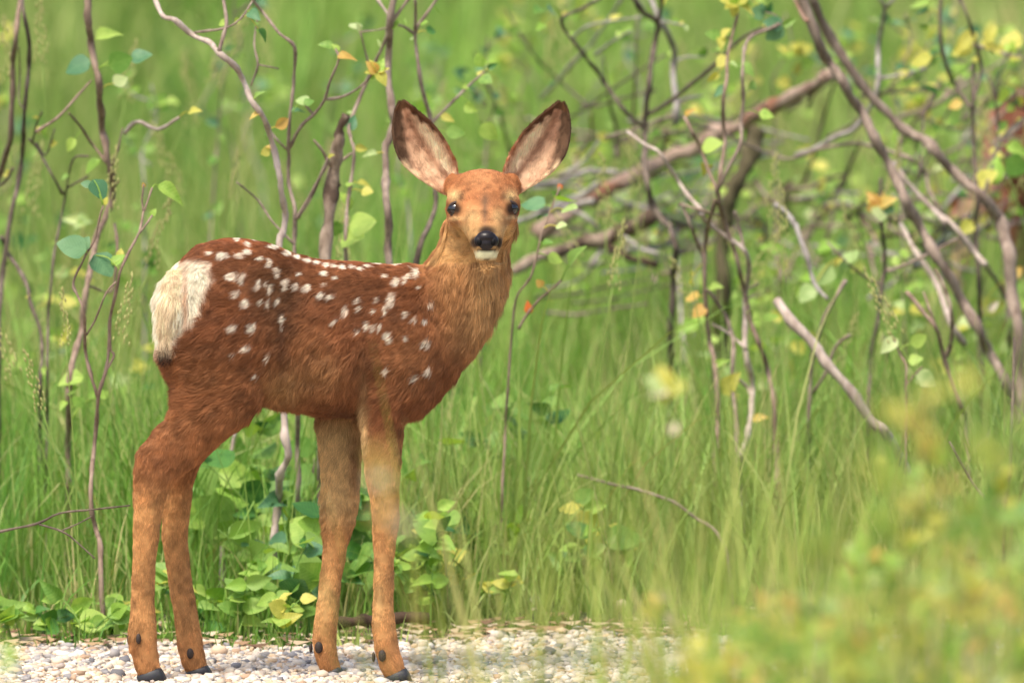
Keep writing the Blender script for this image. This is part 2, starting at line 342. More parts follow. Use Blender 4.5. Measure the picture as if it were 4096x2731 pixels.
class Shrub:
    def __init__(self, name, label, cat, y, mat, group=None, wob=0.10, seed=1):
        self.y, self.mat, self.wob, self.seed = y, mat, wob, seed; self.pl = []; self.root = None
        self.args = (name, label, cat, group); self.todo = []; self.rnd = random.Random(seed * 31 + 5)
    def depth(self, px, py):
        s = self.seed; return self.y + self.wob * (math.sin(px * 0.006 + s) + math.sin(py * 0.0045 + s * 2.1) * 0.8 + 0.35 * math.sin((px + py) * 0.017 + s))
    def pt(self, px, py): return P(px, py, self.depth(px, py))
    def begin(self, px, py):
        q = self.pt(px, py); self.root = empty(self.args[0], (q[0], q[1], 0)); tag(self.root, *self.args[1:])
    def stem(self, pts, w0, w1, part='twig', mat=None, ground=False, knob=0.22, tipw=None):
        pts = [tuple(p) for p in pts]
        if ground:                          # carry the stem on down into the soil
            x, yv = pts[-1]; x0, y0 = pts[-2]
            for _ in range(40):
                if self.pt(x, yv)[2] < -0.03: break
                yv += 60; x += 60 * max(-0.25, min(0.25, (x - x0) / max(40.0, abs(yv - y0)))) * 0.4; 
                if _ % 3 == 2: pts.append((x, yv))
            pts.append((x, yv))
        if self.root is None: self.begin(*pts[-1])
        C = catmull([self.pt(*p) for p in pts], 4)
        m = pxm(self.y); n = len(C)
        L = np.concatenate([[0], np.cumsum(np.linalg.norm(np.diff(C, axis=0), axis=1))]); t = L / L[-1]
        R = (w0 + (w1 - w0) * t) * 0.5 * m
        R = R * (1 + 0.10 * np.sin(L * 90 + self.seed) + 0.07 * np.sin(L * 210) + (0.25 if max(w0, w1) < 16 else 0.07) * np.exp(-((L * (16 + self.seed % 7) + self.seed * .37) % 1 - .5) ** 2 / .004))
        C = C + 0.16 * R[:, None] * np.stack([np.sin(L * 60 + self.seed), np.sin(L * 45), np.sin(L * 77 + 1)], 1)
        V, F = tube_arrays(C, R, 8 if max(w0, w1) > 14 else 6, knob, self.seed)
        me = mesh(part, V, F); link(part, me, self.root, mat or self.mat)
        self.pl.append((C, pts)); return self
    def leaf(self, px, py, size, kind, ang=None, tilt=0.6, var=None):
        q = self.pt(px, py)
        best, bp = 9, None
        for C, _ in self.pl:
            d = np.linalg.norm(C - q, axis=1); i = d.argmin()
            if d[i] < best: best, bp = d[i], C[i]
        L = size * pxm(self.y); R = self.rnd
        d = (q - bp) if best > L * 0.25 else np.array((R.uniform(-1, 1), R.uniform(-.6, .3), R.uniform(-.3, 1)))
        if ang is not None: d = np.array((math.cos(math.radians(ang)), R.uniform(-.3, .3), math.sin(math.radians(ang))))
        d = d / (np.linalg.norm(d) + 1e-9)
        base = q - d * L * 0.5
        if np.linalg.norm(base - bp) > 0.002:
            mid = (base + bp) / 2 + np.array((0, 0, 0.15 * np.linalg.norm(base - bp)))
            V, F = tube_arrays(catmull([bp, mid, base + d * L * 0.05], 3), np.linspace(0.0010, 0.0007, 7), 4)
            link('leaf_stalk', mesh('leaf_stalk', V, F), self.root, LEAF['bright' if kind in ('green', 'bright', 'blue') else 'yellow'])
        self._put(base, d, L, kind, tilt, var)
    def _put(self, base, d, L, kind, tilt, var=None):
        R = self.rnd; Y = Vector(d).normalized()
        nrm = Vector((R.uniform(-tilt, tilt), -0.75 + R.uniform(-tilt, tilt) * 0.6, 0.6 + R.uniform(-tilt, tilt)))
        X = Y.cross(nrm)
        if X.length < 1e-3: X = Y.cross(Vector((1, 0, 0)))
        X.normalize(); Z = X.cross(Y)
        M = Matrix((X, Y, Z)).transposed().to_4x4(); M.translation = Vector(base)
        me = LEAFM[kind][R.randrange(4) if var is None else var]
        o = bpy.data.objects.new('leaf', me); COL.objects.link(o); o.parent = self.root
        o.matrix_parent_inverse = Matrix.Translation(self.root.location).inverted()
        o.matrix_basis = M @ Matrix.Diagonal((L * R.uniform(0.85, 1.1), L, L, 1))
    def auto(self, n, size, kinds, lo=0.0, hi=1.0, pymax=9999, only=None):
        """leaves sprouting along the twigs"""
        R = self.rnd; pls = self.pl if only is None else [self.pl[i] for i in only]
        for _ in range(n):
            C, _p = R.choice(pls); i = int(R.uniform(lo, hi) * (len(C) - 1)); q = C[i]
            t = C[min(i + 1, len(C) - 1)] - C[max(i - 1, 0)]; t /= np.linalg.norm(t) + 1e-9
            d = t * R.uniform(-0.4, 0.4) + np.array((R.uniform(-1, 1), R.uniform(-.8, .6), R.uniform(-.2, .9)))
            self._put(q, d / np.linalg.norm(d), size * R.uniform(0.6, 1.2) * pxm(self.y), R.choice(kinds), 0.7)
        return self
    def tuft(self, px, py, n, size, kinds, spread=0.9):
        q = self.pt(px, py); best, bp = 9, q
        for C, _ in self.pl:
            d = np.linalg.norm(C - q, axis=1); i = d.argmin()
            if d[i] < best: best, bp = d[i], C[i]
        if best > 0.004:
            V, F = tube_arrays(catmull([bp, (bp + q) / 2 + np.array((0, 0, .1 * best)), q], 3), np.linspace(0.0016, 0.001, 7), 5)
            link('twig', mesh('twig', V, F), self.root, self.mat)
        for k in range(n):
            a = 2 * math.pi * (k + self.rnd.random() * 0.6) / n
            d = np.array((math.cos(a), self.rnd.uniform(-.7, .3), math.sin(a) * 0.8 + 0.25)); d /= np.linalg.norm(d)
            self._put(q, d, size * self.rnd.uniform(0.7, 1.15) * pxm(self.y), self.rnd.choice(kinds), 0.6)
        return self

# ------------------------------------------------------------------ the fawn
def C1(u, v): return ((1450 + u / 1.96) / 1.7415, (350 + v / 1.96) / 1.7415)     # head detail grid
def loft(rows, seg=20, power=2.3, caps=True, inset=0.0):
    """rows: (left point, right point, depth, half thickness): rings through both points, joined into one skin"""
    V, F = [], []
    rr = []
    for (a, b, dep, hd) in rows: rr.append((np.array(a, float), np.array(b, float), dep, hd))
    for a, b, dep, hd in rr:
        A, B = PD(a[0], a[1], dep), PD(b[0], b[1], dep); c = (A + B) / 2; h = (B - A) / 2
        ln = np.linalg.norm(h); h = h * max(0.3, (ln - inset) / ln); hd = hd - inset * 0.6
        for k in range(seg):
            t = 2 * math.pi * k / seg; ct, st = math.cos(t), math.sin(t)
            ct = math.copysign(abs(ct) ** (2 / power), ct); st = math.copysign(abs(st) ** (2 / power), st)
            V.append(c + h * ct + np.array((0, hd * st, 0)))
    n = len(rr)
    F = [(i * seg + k, i * seg + (k + 1) % seg, (i + 1) * seg + (k + 1) % seg, (i + 1) * seg + k) for i in range(n - 1) for k in range(seg)]
    F += [tuple(range(seg))[::-1], tuple(range((n - 1) * seg, n * seg))]
    return V, F
def blob(c, r, seg=14):
    V, F = [], []; c = np.asarray(c); n = seg // 2 + 1
    for i in range(n):
        a = math.pi * (i + 0.02) / (n - 1 + 0.04)
        for k in range(seg):
            b = 2 * math.pi * k / seg
            V.append(c + np.array((r[0] * math.sin(a) * math.cos(b), r[1] * math.sin(a) * math.sin(b), r[2] * math.cos(a))))
    F = [(i * seg + k, i * seg + (k + 1) % seg, (i + 1) * seg + (k + 1) % seg, (i + 1) * seg + k) for i in range(n - 1) for k in range(seg)]
    F += [tuple(range(seg))[::-1], tuple(range((n - 1) * seg, n * seg))]
    return V, F
def weld(parts, voxel, smooth, name):
    V, F = [], []
    for v, f in parts:
        o = len(V); V += list(v); F += [tuple(i + o for i in q) for q in f]
    me = mesh(name, np.array(V), F)
    bm_fix(me)
    ob = bpy.data.objects.new(name, me); COL.objects.link(ob)
    r = ob.modifiers.new('r', 'REMESH'); r.mode = 'VOXEL'; r.voxel_size = voxel
    s = ob.modifiers.new('s', 'SMOOTH'); s.factor = 0.5; s.iterations = smooth
    dg = bpy.context.evaluated_depsgraph_get(); dg.update()
    out = bpy.data.meshes.new_from_object(ob.evaluated_get(dg)); bpy.data.objects.remove(ob); out.name = name
    return out
def bm_fix(me):
    import bmesh
    b = bmesh.new(); b.from_mesh(me); bmesh.ops.recalc_face_normals(b, faces=b.faces); b.to_mesh(me); b.free()
def arrays(me):
    V = np.empty(len(me.vertices) * 3, np.float32); me.vertices.foreach_get('co', V); V = V.reshape(-1, 3).astype(float)
    me.calc_loop_triangles(); Fv = np.empty(len(me.loop_triangles) * 3, np.int32); me.loop_triangles.foreach_get('vertices', Fv)
    Nn = np.empty(len(me.vertices) * 3, np.float32); me.vertices.foreach_get('normal', Nn)
    return V, Fv.reshape(-1, 3), Nn.reshape(-1, 3).astype(float)

IN = 0.0045
torso = loft([((x, t), (x, b), 0.0, hd) for x, t, b, hd in (
    (364, 674, 722, .022), (372, 652, 780, .040), (386, 628, 842, .052), (406, 604, 868, .060), (430, 577, 882, .066), (460, 553, 898, .071), (505, 541, 908, .074), (560, 540, 920, .076),
    (620, 552, 934, .077), (680, 576, 945, .078), (740, 590, 953, .079), (800, 592, 957, .079), (850, 597, 955, .077),
    (900, 599, 950, .072), (950, 597, 935, .066), (1000, 606, 900, .058), (1050, 650, 858, .046), (1085, 700, 800, .028))], inset=IN)
neck = loft([((xl, yl), (xr, yr), dp, hd) for xl, yl, xr, yr, dp, hd in (
    (850, 935, 965, 948, 0, .046), (866, 900, 1012, 915, 0, .052), (884, 840, 1052, 868, 0, .056), (905, 770, 1095, 800, 0, .058), (928, 700, 1130, 740, 0, .056), (950, 640, 1150, 685, 0, .054), (975, 600, 1163, 630, 0, .051),
    (1000, 565, 1173, 585, -.002, .049), (1012, 530, 1180, 540, -.004, .048), (1020, 490, 1185, 495, -.006, .046), (1036, 450, 1178, 450, -.006, .04))], inset=IN)
def hring(cx, cy, w, h, dep):          # rings of the head, one behind the other
    V = []; c = PD(cx, cy, dep); m = pxm(dep) * 1.7415
    for k in range(24):
        t = 2 * math.pi * k / 24; ct, st = math.cos(t), math.sin(t)
        ct = math.copysign(abs(ct) ** (2 / 2.2), ct); st = math.copysign(abs(st) ** (2 / 2.2), st)
        V.append(c + np.array((w * m * ct * (1.0 if st > 0 else 1 - 0.12 * abs(st)), 0, h * m * st)))
    return V
HV = []
HR = ((1108, 455, 36, 34, .05), (1108, 455, 62, 56, .03), (1108, 455, 77, 66, .008), (1109, 457, 82, 69, -.015), (1109, 466, 82, 67, -.035), (1110, 478, 77, 62, -.052),
      (1111, 492, 68, 58, -.07), (1112, 507, 57, 53, -.088), (1114, 524, 48, 48, -.106), (1116, 541, 42, 45, -.124), (1117, 556, 37, 41, -.142),
      (1117, 562, 33, 38, -.155), (1117, 564, 25, 31, -.163), (1117, 564, 12, 16, -.167))
for r in HR: HV += hring(*r)
HF = [(i * 24 + k, i * 24 + (k + 1) % 24, (i + 1) * 24 + (k + 1) % 24, (i + 1) * 24 + k) for i in range(len(HR) - 1) for k in range(24)]
HF += [tuple(range(24))[::-1], tuple(range((len(HR) - 1) * 24, len(HR) * 24))]
EYES = [(1047.5, 481, -.052), (1171.5, 479, -.052)]
extra = []
for s, (ex, ey, dp) in zip((-1, 1), EYES):
    extra.append(blob(PD(ex + s * 1, ey - 17, dp + .012), (.014, .016, .009)))            # brow
    extra.append(blob(PD(ex - s * 4, ey + 26, dp - .004), (.013, .018, .010)))            # cheek bone
    extra.append(blob(PD(ex + s * 2, ey + 2, dp + .013), (.014, .012, .014)))             # socket
    extra.append(blob(PD(1108 + s * 64, 430, .004), (.015, .016, .020)))                  # root of the ear
    extra.append(blob(PD(1108 + s * 50, 512, -.03), (.017, .03, .024)))                   # jaw
extra.append(blob(PD(1116, 594, -.150), (.015, .014, .0075)))                             # chin
near_hind = loft([((a, b), (c, d), dp, hd) for a, b, c, d, dp, hd in (
    (372, 690, 640, 760, -.02, .05), (385, 790, 640, 850, -.03, .047), (396, 862, 615, 912, -.036, .041), (402, 920, 575, 968, -.04, .035), (388, 955, 522, 1010, -.042, .029),
    (347, 995, 470, 1052, -.044, .025), (313, 1032, 425, 1093, -.045, .024), (306, 1075, 393, 1122, -.045, .024), (304, 1130, 382, 1152, -.045, .023), (302, 1200, 372, 1207, -.045, .020),
    (301, 1280, 362, 1282, -.045, .018), (298, 1380, 358, 1380, -.045, .018), (292, 1440, 364, 1440, -.046, .020), (296, 1482, 364, 1485, -.046, .020), (303, 1520, 370, 1520, -.046, .021), (313, 1549, 374, 1546, -.046, .019), (320, 1557, 370, 1553, -.046, .014))], inset=.002)
far_hind = loft([((a, b), (c, d), dp, hd) for a, b, c, d, dp, hd in (
    (400, 880, 560, 940, .03, .04), (402, 950, 515, 1005, .036, .03), (388, 1030, 462, 1070, .04, .024), (380, 1100, 447, 1102, .042, .023), (370, 1170, 441, 1172, .044, .021),
    (368, 1230, 434, 1230, .045, .019), (378, 1300, 440, 1300, .045, .018), (391, 1380, 452, 1380, .045, .018), (399, 1440, 463, 1440, .045, .02), (403, 1480, 470, 1480, .045, .02), (412, 1520, 477, 1520, .045, .021), (422, 1541, 481, 1538, .045, .019), (430, 1548, 478, 1545, .045, .014))], inset=.002)
near_front = loft([((a, b), (c, d), dp, hd) for a, b, c, d, dp, hd in (
    (830, 720, 1010, 720, -.02, .045), (818, 790, 1012, 800, -.028, .043), (822, 860, 995, 875, -.034, .038), (828, 920, 958, 930, -.038, .031), (830, 965, 930, 975, -.04, .027), (829, 1015, 926, 1018, -.04, .025),
    (834, 1070, 922, 1070, -.04, .024), (845, 1130, 920, 1130, -.041, .023), (850, 1180, 922, 1180, -.042, .023), (853, 1230, 915, 1230, -.042, .02), (855, 1300, 908, 1300, -.043, .018),
    (853, 1380, 907, 1380, -.043, .018), (851, 1440, 912, 1440, -.044, .02), (856, 1490, 920, 1486, -.044, .021), (868, 1530, 931, 1525, -.044, .021), (880, 1553, 938, 1549, -.044, .019), (888, 1561, 934, 1558, -.044, .014))], inset=.002)
far_front = loft([((a, b), (c, d), dp, hd) for a, b, c, d, dp, hd in (
    (750, 850, 900, 850, .03, .04), (730, 925, 865, 925, .036, .031), (725, 970, 842, 970, .038, .028), (728, 1030, 833, 1030, .04, .025), (735, 1090, 830, 1090, .041, .024), (739, 1150, 829, 1150, .042, .024),
    (740, 1200, 820, 1200, .042, .023), (740, 1250, 803, 1250, .043, .02), (731, 1330, 788, 1330, .043, .018), (721, 1410, 781, 1410, .044, .018), (713, 1465, 776, 1465, .044, .02), (719, 1505, 778, 1505, .044, .021), (728, 1530, 785, 1527, .044, .021), (738, 1546, 788, 1541, .044, .019), (745, 1551, 784, 1547, .044, .014))], inset=.002)
haunch = blob(PD(500, 765, -.038), (.080, .048, .10)); shoulder = blob(PD(925, 800, -.036), (.058, .040, .095))
haunch2 = blob(PD(500, 760, .03), (.08, .046, .10)); shoulder2 = blob(PD(925, 800, .03), (.06, .036, .095))
body_me = weld([torso, neck, (HV, HF), near_hind, far_hind, near_front, far_front, haunch, shoulder, haunch2, shoulder2] + extra, 0.0042, 7, 'body')

# colours of the coat -------------------------------------------------------
def spots_list():
    A = [(665,320,30,15),(770,345,52,28),(885,208,25,18),(960,252,22,20),(955,310,30,22),(900,345,36,18),(1060,365,28,14),(1130,400,22,36),(1195,470,20,42),(1165,278,40,14),(1275,325,28,20),(1355,352,24,18),(1430,378,30,18),(1505,390,28,14),(1580,410,26,15),(1645,422,26,15),(1708,428,27,15),(1780,428,25,15),(1848,440,22,12),(1910,425,25,12),(985,186,50,9),(1040,222,30,9),(640,198,32,10),(445,302,42,13),
         (840,505,50,33),(920,525,20,52),(855,645,24,34),(1045,570,16,42),(1100,555,15,24),(1140,600,18,38),(1262,570,28,44),(1345,585,20,28),(1425,595,30,27),(1535,655,26,28),(1605,665,20,20),(1565,485,22,20),(1645,515,18,12),(1365,488,14,15),(1555,575,15,12),(945,720,34,38),(1065,705,11,24),(1125,720,14,28),(1195,695,13,28),(1235,835,14,42),(1235,900,13,14),(835,905,34,28),(985,910,36,36),(940,1065,34,22),(1125,1125,16,34),(845,1115,18,13),(1020,1280,20,20),(1725,785,24,28),(1890,890,20,34),(1805,930,18,20),(1830,690,18,20)]
    B = [(665,149,25,11),(735,128,26,10),(800,106,40,9),(885,99,36,7),(960,110,40,10),(860,208,18,14),(948,248,27,38),(1015,240,20,34),(1045,205,20,22),(1100,185,20,42),(1065,135,14,8),(1125,295,18,11),(915,380,32,40),(912,425,28,30),(865,470,20,48),(800,390,14,24),(655,390,18,18),(550,480,24,38),(770,480,13,20),(660,460,14,22),(1210,430,28,16),(1025,510,18,27),(1085,545,24,24),(1170,560,20,13),(715,595,24,34),(770,610,16,28),(815,610,13,27),(630,640,20,22),(870,665,30,22),(900,710,20,27),(1028,695,13,24),(1180,735,36,30),(470,560,16,13),(870,940,16,20),(1090,1000,28,26),(1195,955,27,24)]
    out = [((500 + u / 1.96) / 1.7415, (850 + v / 1.96) / 1.7415, a / 1.96 / 1.7415, b / 1.96 / 1.7415) for u, v, a, b in A]
    out += [((1100 + u / 1.96) / 1.7415, (1000 + v / 1.96) / 1.7415, a / 1.96 / 1.7415, b / 1.96 / 1.7415) for u, v, a, b in B]
    return out
SPOTS = spots_list()
CREAM = s2l((254, 236, 208))
def coat(V):
    """albedo of the coat at points of the skin, with some crease shade painted in"""
    px, py = proj(V); x, y = px / 1.7415, py / 1.7415; dep = V[:, 1]; n = len(V)
    nz = vnoise(V, 45, 11); nf = vnoise(V, 140, 12)
    c = np.tile(s2l((146, 78, 40)), (n, 1))
    def mix(col, w):
        nonlocal c; w = np.clip(w, 0, 1)[:, None]; c = c * (1 - w) + s2l(col) * w
    def B(cx, cy, rx, ry, p=1.0): return np.exp(-((((x - cx) / rx) ** 2 + ((y - cy) / ry) ** 2) ** p))
    sm = lambda a, b, v: np.clip((v - a) / (b - a), 0, 1) ** 2 * (3 - 2 * np.clip((v - a) / (b - a), 0, 1))
    mix((158, 80, 38), B(520, 550, 200, 30) + B(850, 600, 170, 18))
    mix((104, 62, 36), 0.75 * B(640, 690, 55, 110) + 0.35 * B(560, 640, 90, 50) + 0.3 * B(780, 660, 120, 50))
    mix((166, 98, 52), 0.7 * B(480, 870, 110, 70) + 0.6 * B(700, 780, 60, 50))
    mix((196, 142, 92), 0.6 * B(650, 890, 45, 45) + 0.35 * B(740, 860, 60, 50))
    mix((92, 50, 28), 0.75 * B(795, 945, 55, 22) + 0.6 * B(648, 790, 12, 90) + 0.4 * B(668, 760, 25, 50))  # belly edge and flank crease: darker coat tone with painted-in shade
    mix((158, 94, 50), 0.7 * B(940, 830, 90, 90))
    mix((124, 70, 36), 0.5 * B(960, 880, 60, 25) + 0.5 * B(830, 880, 18, 60))  # lower chest tone; shade of the elbow crease painted into the coat
    mix((184, 122, 72), sm(960, 1060, y))
    mix((168, 98, 54), sm(900, 960, y) * sm(1180, 1060, y) * (x < 600))
    mix((150, 84, 46), 0.7 * B(375, 1060, 30, 40) + 0.5 * B(880, 990, 50, 25))
    mix((206, 158, 110), sm(940, 1000, y) * sm(1240, 1140, y) * (x > 700) * (x < 845) * (dep > -0.005))
    mix((150, 96, 62), 0.8 * B(815, 1060, 16, 110) * (dep > -0.005))
    mix((214, 168, 122), 0.8 * B(836, 1010, 12, 100) * (dep < 0))
    mix((206, 156, 104), 0.6 * (B(745, 1370, 30, 60) + B(868, 1370, 14, 70)) * (y > 1200))
    mix((178, 108, 62), 0.6 * sm(1430, 1500, y))
    neckw = sm(930, 1040, x + (640 - y) * 0.35) * sm(900, 760, y) * (x > 930)
    mix((186, 120, 70), neckw * 0.9)
    mix((204, 150, 102), 0.9 * B(1120, 660, 45, 85) + 0.5 * B(1090, 760, 45, 60) + 0.4 * B(1040, 590, 25, 50))
    mix((150, 92, 54), 0.5 * B(1062, 700, 18, 60) + 0.35 * B(1050, 780, 40, 30))
    # head
    hd = (y < 612) & (x > 985) & ((dep < -0.02) | (y < 520))
    def H(col, w):
        nonlocal c; w = (np.clip(w, 0, 1) * hd)[:, None]; c = c * (1 - w) + s2l(col) * w
    def U(u, v, ru, rv, p=1.0): cx, cy = C1(u, v); return B(cx, cy, ru / 3.413, rv / 3.413, p)
    front = (dep < -0.045)
    H((188, 108, 60), (y < 520) * 1.0)
    H((204, 146, 92), sm(495, 540, y) * 0.9)
    H((200, 128, 82), 0.7 * U(930, 720, 130, 90))
    H((170, 92, 48), 0.6 * (U(700, 700, 60, 90) + U(1180, 700, 60, 90)))
    H((222, 176, 126), 0.95 * (U(720, 850, 55, 45) + U(1160, 850, 50, 45)))
    H((216, 164, 112), 0.8 * (U(860, 1010, 75, 70) + U(1060, 1010, 55, 70)))
    H((212, 160, 108), 0.7 * (U(780, 1130, 60, 60) + U(1140, 1130, 40, 70)))
    H((124, 84, 66), 0.85 * U(960, 985, 26, 120) + 0.5 * U(965, 880, 50, 50))
    H((110, 66, 42), 0.75 * (U(775, 860, 22, 40) + U(1105, 855, 22, 32)))
    H((58, 38, 30), 1.1 * (U(722, 952, 58, 52, 2) + U(1174, 952, 54, 52, 2)))
    H((226, 184, 138), 0.75 * (U(735, 1030, 60, 16) + U(1170, 1022, 46, 14)))
    H((150, 92, 52), 0.6 * (U(750, 1062, 45, 20) + U(1150, 1062, 40, 18)))
    H((62, 42, 36), 1.2 * (U(880, 1215, 36, 48, 2) + U(1070, 1215, 28, 48, 2)) * (dep < -.10) + 1.0 * U(975, 1125, 75, 45, 2) * (dep < -.10))
    H((244, 230, 206), 1.3 * U(975, 1312, 105, 36, 2) * (dep < -.10))
    H((40, 26, 24), 1.2 * U(975, 1278, 95, 8, 2) * (dep < -.12))
    H((90, 62, 44), 0.9 * U(975, 1348, 24, 14, 2) * (dep < -.11))
    # streaky variation
    c = c * (1 + 0.22 * nz + 0.22 * nf + 0.12 * vnoise(V * np.array((1, 1, .5)), 330, 14))[:, None]
    g = c.mean(1)[:, None]; c = (c * 0.80 + g * 0.20) * np.array((1.10, 1.19, 0.92)) * (1 + 0.14 * sm(1000, 1150, y))[:, None]
    # white spots, ragged, on both flanks
    w = np.zeros(n); jx = 2.2 * vnoise(V, 220, 21); jy = 3.2 * vnoise(V, 260, 22)
    flank = (y < 960) & (x < 1040) & (np.abs(dep) > -1)
    for sx, sy, ra, rb in SPOTS:
        d = ((x + jx - sx) / (ra * 0.98 + .5)) ** 2 + ((y + jy - sy) / (rb * 0.98 + .5)) ** 2
        w = np.maximum(w, np.clip(1.9 - 1.4 * d, 0, 1))
    w = w * flank * (0.82 + 0.25 * nf); w = np.clip(w, 0, 1)[:, None]
    c = c * (1 - w) + s2l((255, 240, 216)) * w
    # rump patch
    lim = np.interp(y, [590, 610, 690, 740, 790, 830], [470, 489, 478, 452, 418, 395]) + 9 * nf + 8 * nz
    w = sm(-2, 20, lim - x) * sm(592, 612, y + 8 * nf + 4 * nz) * sm(830, 780, y) * 0.97
    w = np.clip(w, 0, 1)[:, None]; c = c * (1 - w) + CREAM * (1 + 0.06 * nz[:, None]) * w
    mix((176, 120, 80), 0.75 * B(428, 690, 5, 75))  # groove beside the tail: its shade painted as a darker stripe
    return np.clip(c, 0.004, 0.92)

def fur_fields(V, N):
    """length, lie and lift of the hair at points of the skin"""
    px, py = proj(V); x, y = px / 1.7415, py / 1.7415; dep = V[:, 1]; n = len(V)
    d = np.tile(np.array((-0.80, 0.0, -0.55)), (n, 1)); L = np.full(n, 0.0125); lift = np.full(n, 0.28)
    def put(m, v, ln=None, lf=None):
        w = np.clip(m, 0, 1)[:, None]; d[:] = d * (1 - w) + np.array(v) * w
        if ln is not None: L[:] = L * (1 - w[:, 0]) + ln * w[:, 0]
        if lf is not None: lift[:] = lift * (1 - w[:, 0]) + lf * w[:, 0]
    sm = lambda a, b, v: np.clip((v - a) / (b - a), 0, 1)
    put(sm(640, 480, x) * sm(640, 760, y), (-0.85, 0, -0.35), .018, .42)
    put(((x > 600) & (x < 840)) * sm(700, 850, y), (-0.35, 0, -0.95), .020, .4)
    put(sm(850, 900, x) * sm(780, 860, y) * sm(1040, 980, y), (-0.5, 0, -0.7), .018, .4)
    put(sm(930, 1010, x) * sm(900, 700, y), (-0.35, 0, -0.95), .016, .3)
    put(sm(1060, 1110, x) * sm(880, 800, y) * sm(560, 600, y), (0.12, -0.1, -1.0), .023, .5)
    put(sm(930, 1000, y), (-0.35, 0, -0.95), .010, .25)
    put(sm(1080, 1160, y), (-0.08, 0, -1.0), .0065, .2)
    put(sm(1380, 1440, y), (0.05, 0, -1.0), .0055, .2)
    put(((x < 750) & (x > 690) & (dep > 0)) * sm(1090, 1130, y) * sm(1260, 1200, y), (-0.8, 0, -0.6), .012, .5)
    put((x < 320) * sm(1430, 1450, y) * sm(1500, 1480, y), (-0.3, 0, -1), .011, .4)
    lim = np.interp(y, [590, 610, 690, 740, 790, 830], [470, 489, 478, 452, 418, 395])
    rp = sm(-6, 12, lim - x) * sm(585, 610, y) * sm(840, 790, y)
    put(rp, (-0.15, -0.1, -1.0), .019, .4)
    put(rp * sm(420, 460, x), (0.45, -0.1, -0.8), .016, .4)
    back = sm(0.5, 0.9, N[:, 2]) * (y < 640) * (x < 1000)
    put(back, (-0.9, 0, -0.25), .009, .2)
    # head
    hd = ((y < 600) & (x > 1015) & (dep < -0.03)) | ((y < 500) & (x > 1010))
    nose = PD(1116, 540, -.17)
    r = V - nose; r /= np.linalg.norm(r, axis=1)[:, None] + 1e-9
    w = hd.astype(float)[:, None]; d[:] = d * (1 - w) + r * w
    L[:] = np.where(hd, .0055, L); lift[:] = np.where(hd, .22, lift)
    L[:] = np.where(hd & (dep < -.09), .0035, L)
    for ex, ey, dp in EYES:
        L[:] = np.where(((x - ex) / 22) ** 2 + ((y - ey) / 18) ** 2 < 1, .0012, L)
    L[:] = np.where((dep < -.148) & (np.abs(x - 1117) < 34) & (y < 585) & (y > 522), .0008, L)
    return L, d, lift

def grow(name, me, n, parent, colour, fields, rad=0.00022, seed=1, mask=None):
    rg = np.random.default_rng(seed)
    V, F, N = arrays(me)
    a = np.linalg.norm(np.cross(V[F[:, 1]] - V[F[:, 0]], V[F[:, 2]] - V[F[:, 0]]), axis=1)
    if mask is not None: a = a * mask(V[F].mean(1))
    f = rg.choice(len(F), n, p=a / a.sum()); b = rg.dirichlet((1, 1, 1), n)
    p = (V[F[f]] * b[..., None]).sum(1); nr = (N[F[f]] * b[..., None]).sum(1); nr /= np.linalg.norm(nr, axis=1)[:, None]
    L, d, lift = fields(p, nr)
    # tufts: neighbours lean the same way
    tf = np.stack([vnoise(p, 90, 31), vnoise(p, 90, 32), vnoise(p, 90, 33)], 1) + 0.6 * np.stack([vnoise(p, 260, 34), vnoise(p, 260, 35), vnoise(p, 260, 36)], 1)
    d = d / (np.linalg.norm(d, axis=1)[:, None] + 1e-9) + 0.5 * tf + 0.16 * rg.normal(0, 1, (n, 3))
    d = d - nr * (d * nr).sum(1)[:, None]; d /= np.linalg.norm(d, axis=1)[:, None] + 1e-9
    lift = lift * (1 + 0.75 * vnoise(p, 120, 37))
    L = L * rg.uniform(0.65, 1.25, n) * (1 + 0.25 * vnoise(p, 70, 38))
    k = 4; t = np.linspace(0, 1, k); pts = np.empty((n, k, 3))
    for i, s in enumerate(t):
        out = (lift * (1.6 * s - 0.9 * s * s))[:, None]
        pts[:, i] = p - nr * 0.0005 + (d * s * np.sqrt(np.clip(1 - out ** 2 * .5, .2, 1)) + nr * out) * L[:, None]
    c = colour(p + d * (L * 0.5)[:, None])
    c = np.clip(c * rg.uniform(0.62, 1.32, (n, 1)) * (1 + 0.16 * vnoise(p, 300, 39))[:, None], 0.003, 0.95)
    hc = bpy.data.hair_curves.new(name); hc.add_curves([k] * n)
    hc.attributes['position'].data.foreach_set('vector', pts.astype(np.float32).ravel())
    ra = hc.attributes.get('radius') or hc.attributes.new('radius', 'FLOAT', 'POINT')
    R = np.tile(rad * np.array((1.0, 0.9, 0.65, 0.12)), (n, 1)) * rg.uniform(0.7, 1.3, (n, 1)); ra.data.foreach_set('value', R.astype(np.float32).ravel())
    ca = hc.attributes.new('col', 'FLOAT_COLOR', 'CURVE'); cc = np.ones((n, 4), np.float32); cc[:, :3] = c; ca.data.foreach_set('color', cc.ravel())
    hc.materials.append(M_FUR)
    o = bpy.data.objects.new(name, hc); COL.objects.link(o); o.parent = parent
    o.matrix_parent_inverse = Matrix.Translation(parent.location).inverted()
    return o
def paint(me, c):
    a = me.color_attributes.new('col', 'FLOAT_COLOR', 'POINT'); cc = np.ones((len(me.vertices), 4), np.float32); cc[:, :3] = c; a.data.foreach_set('color', cc.ravel())
    me.polygons.foreach_set('use_smooth', np.ones(len(me.polygons), bool))

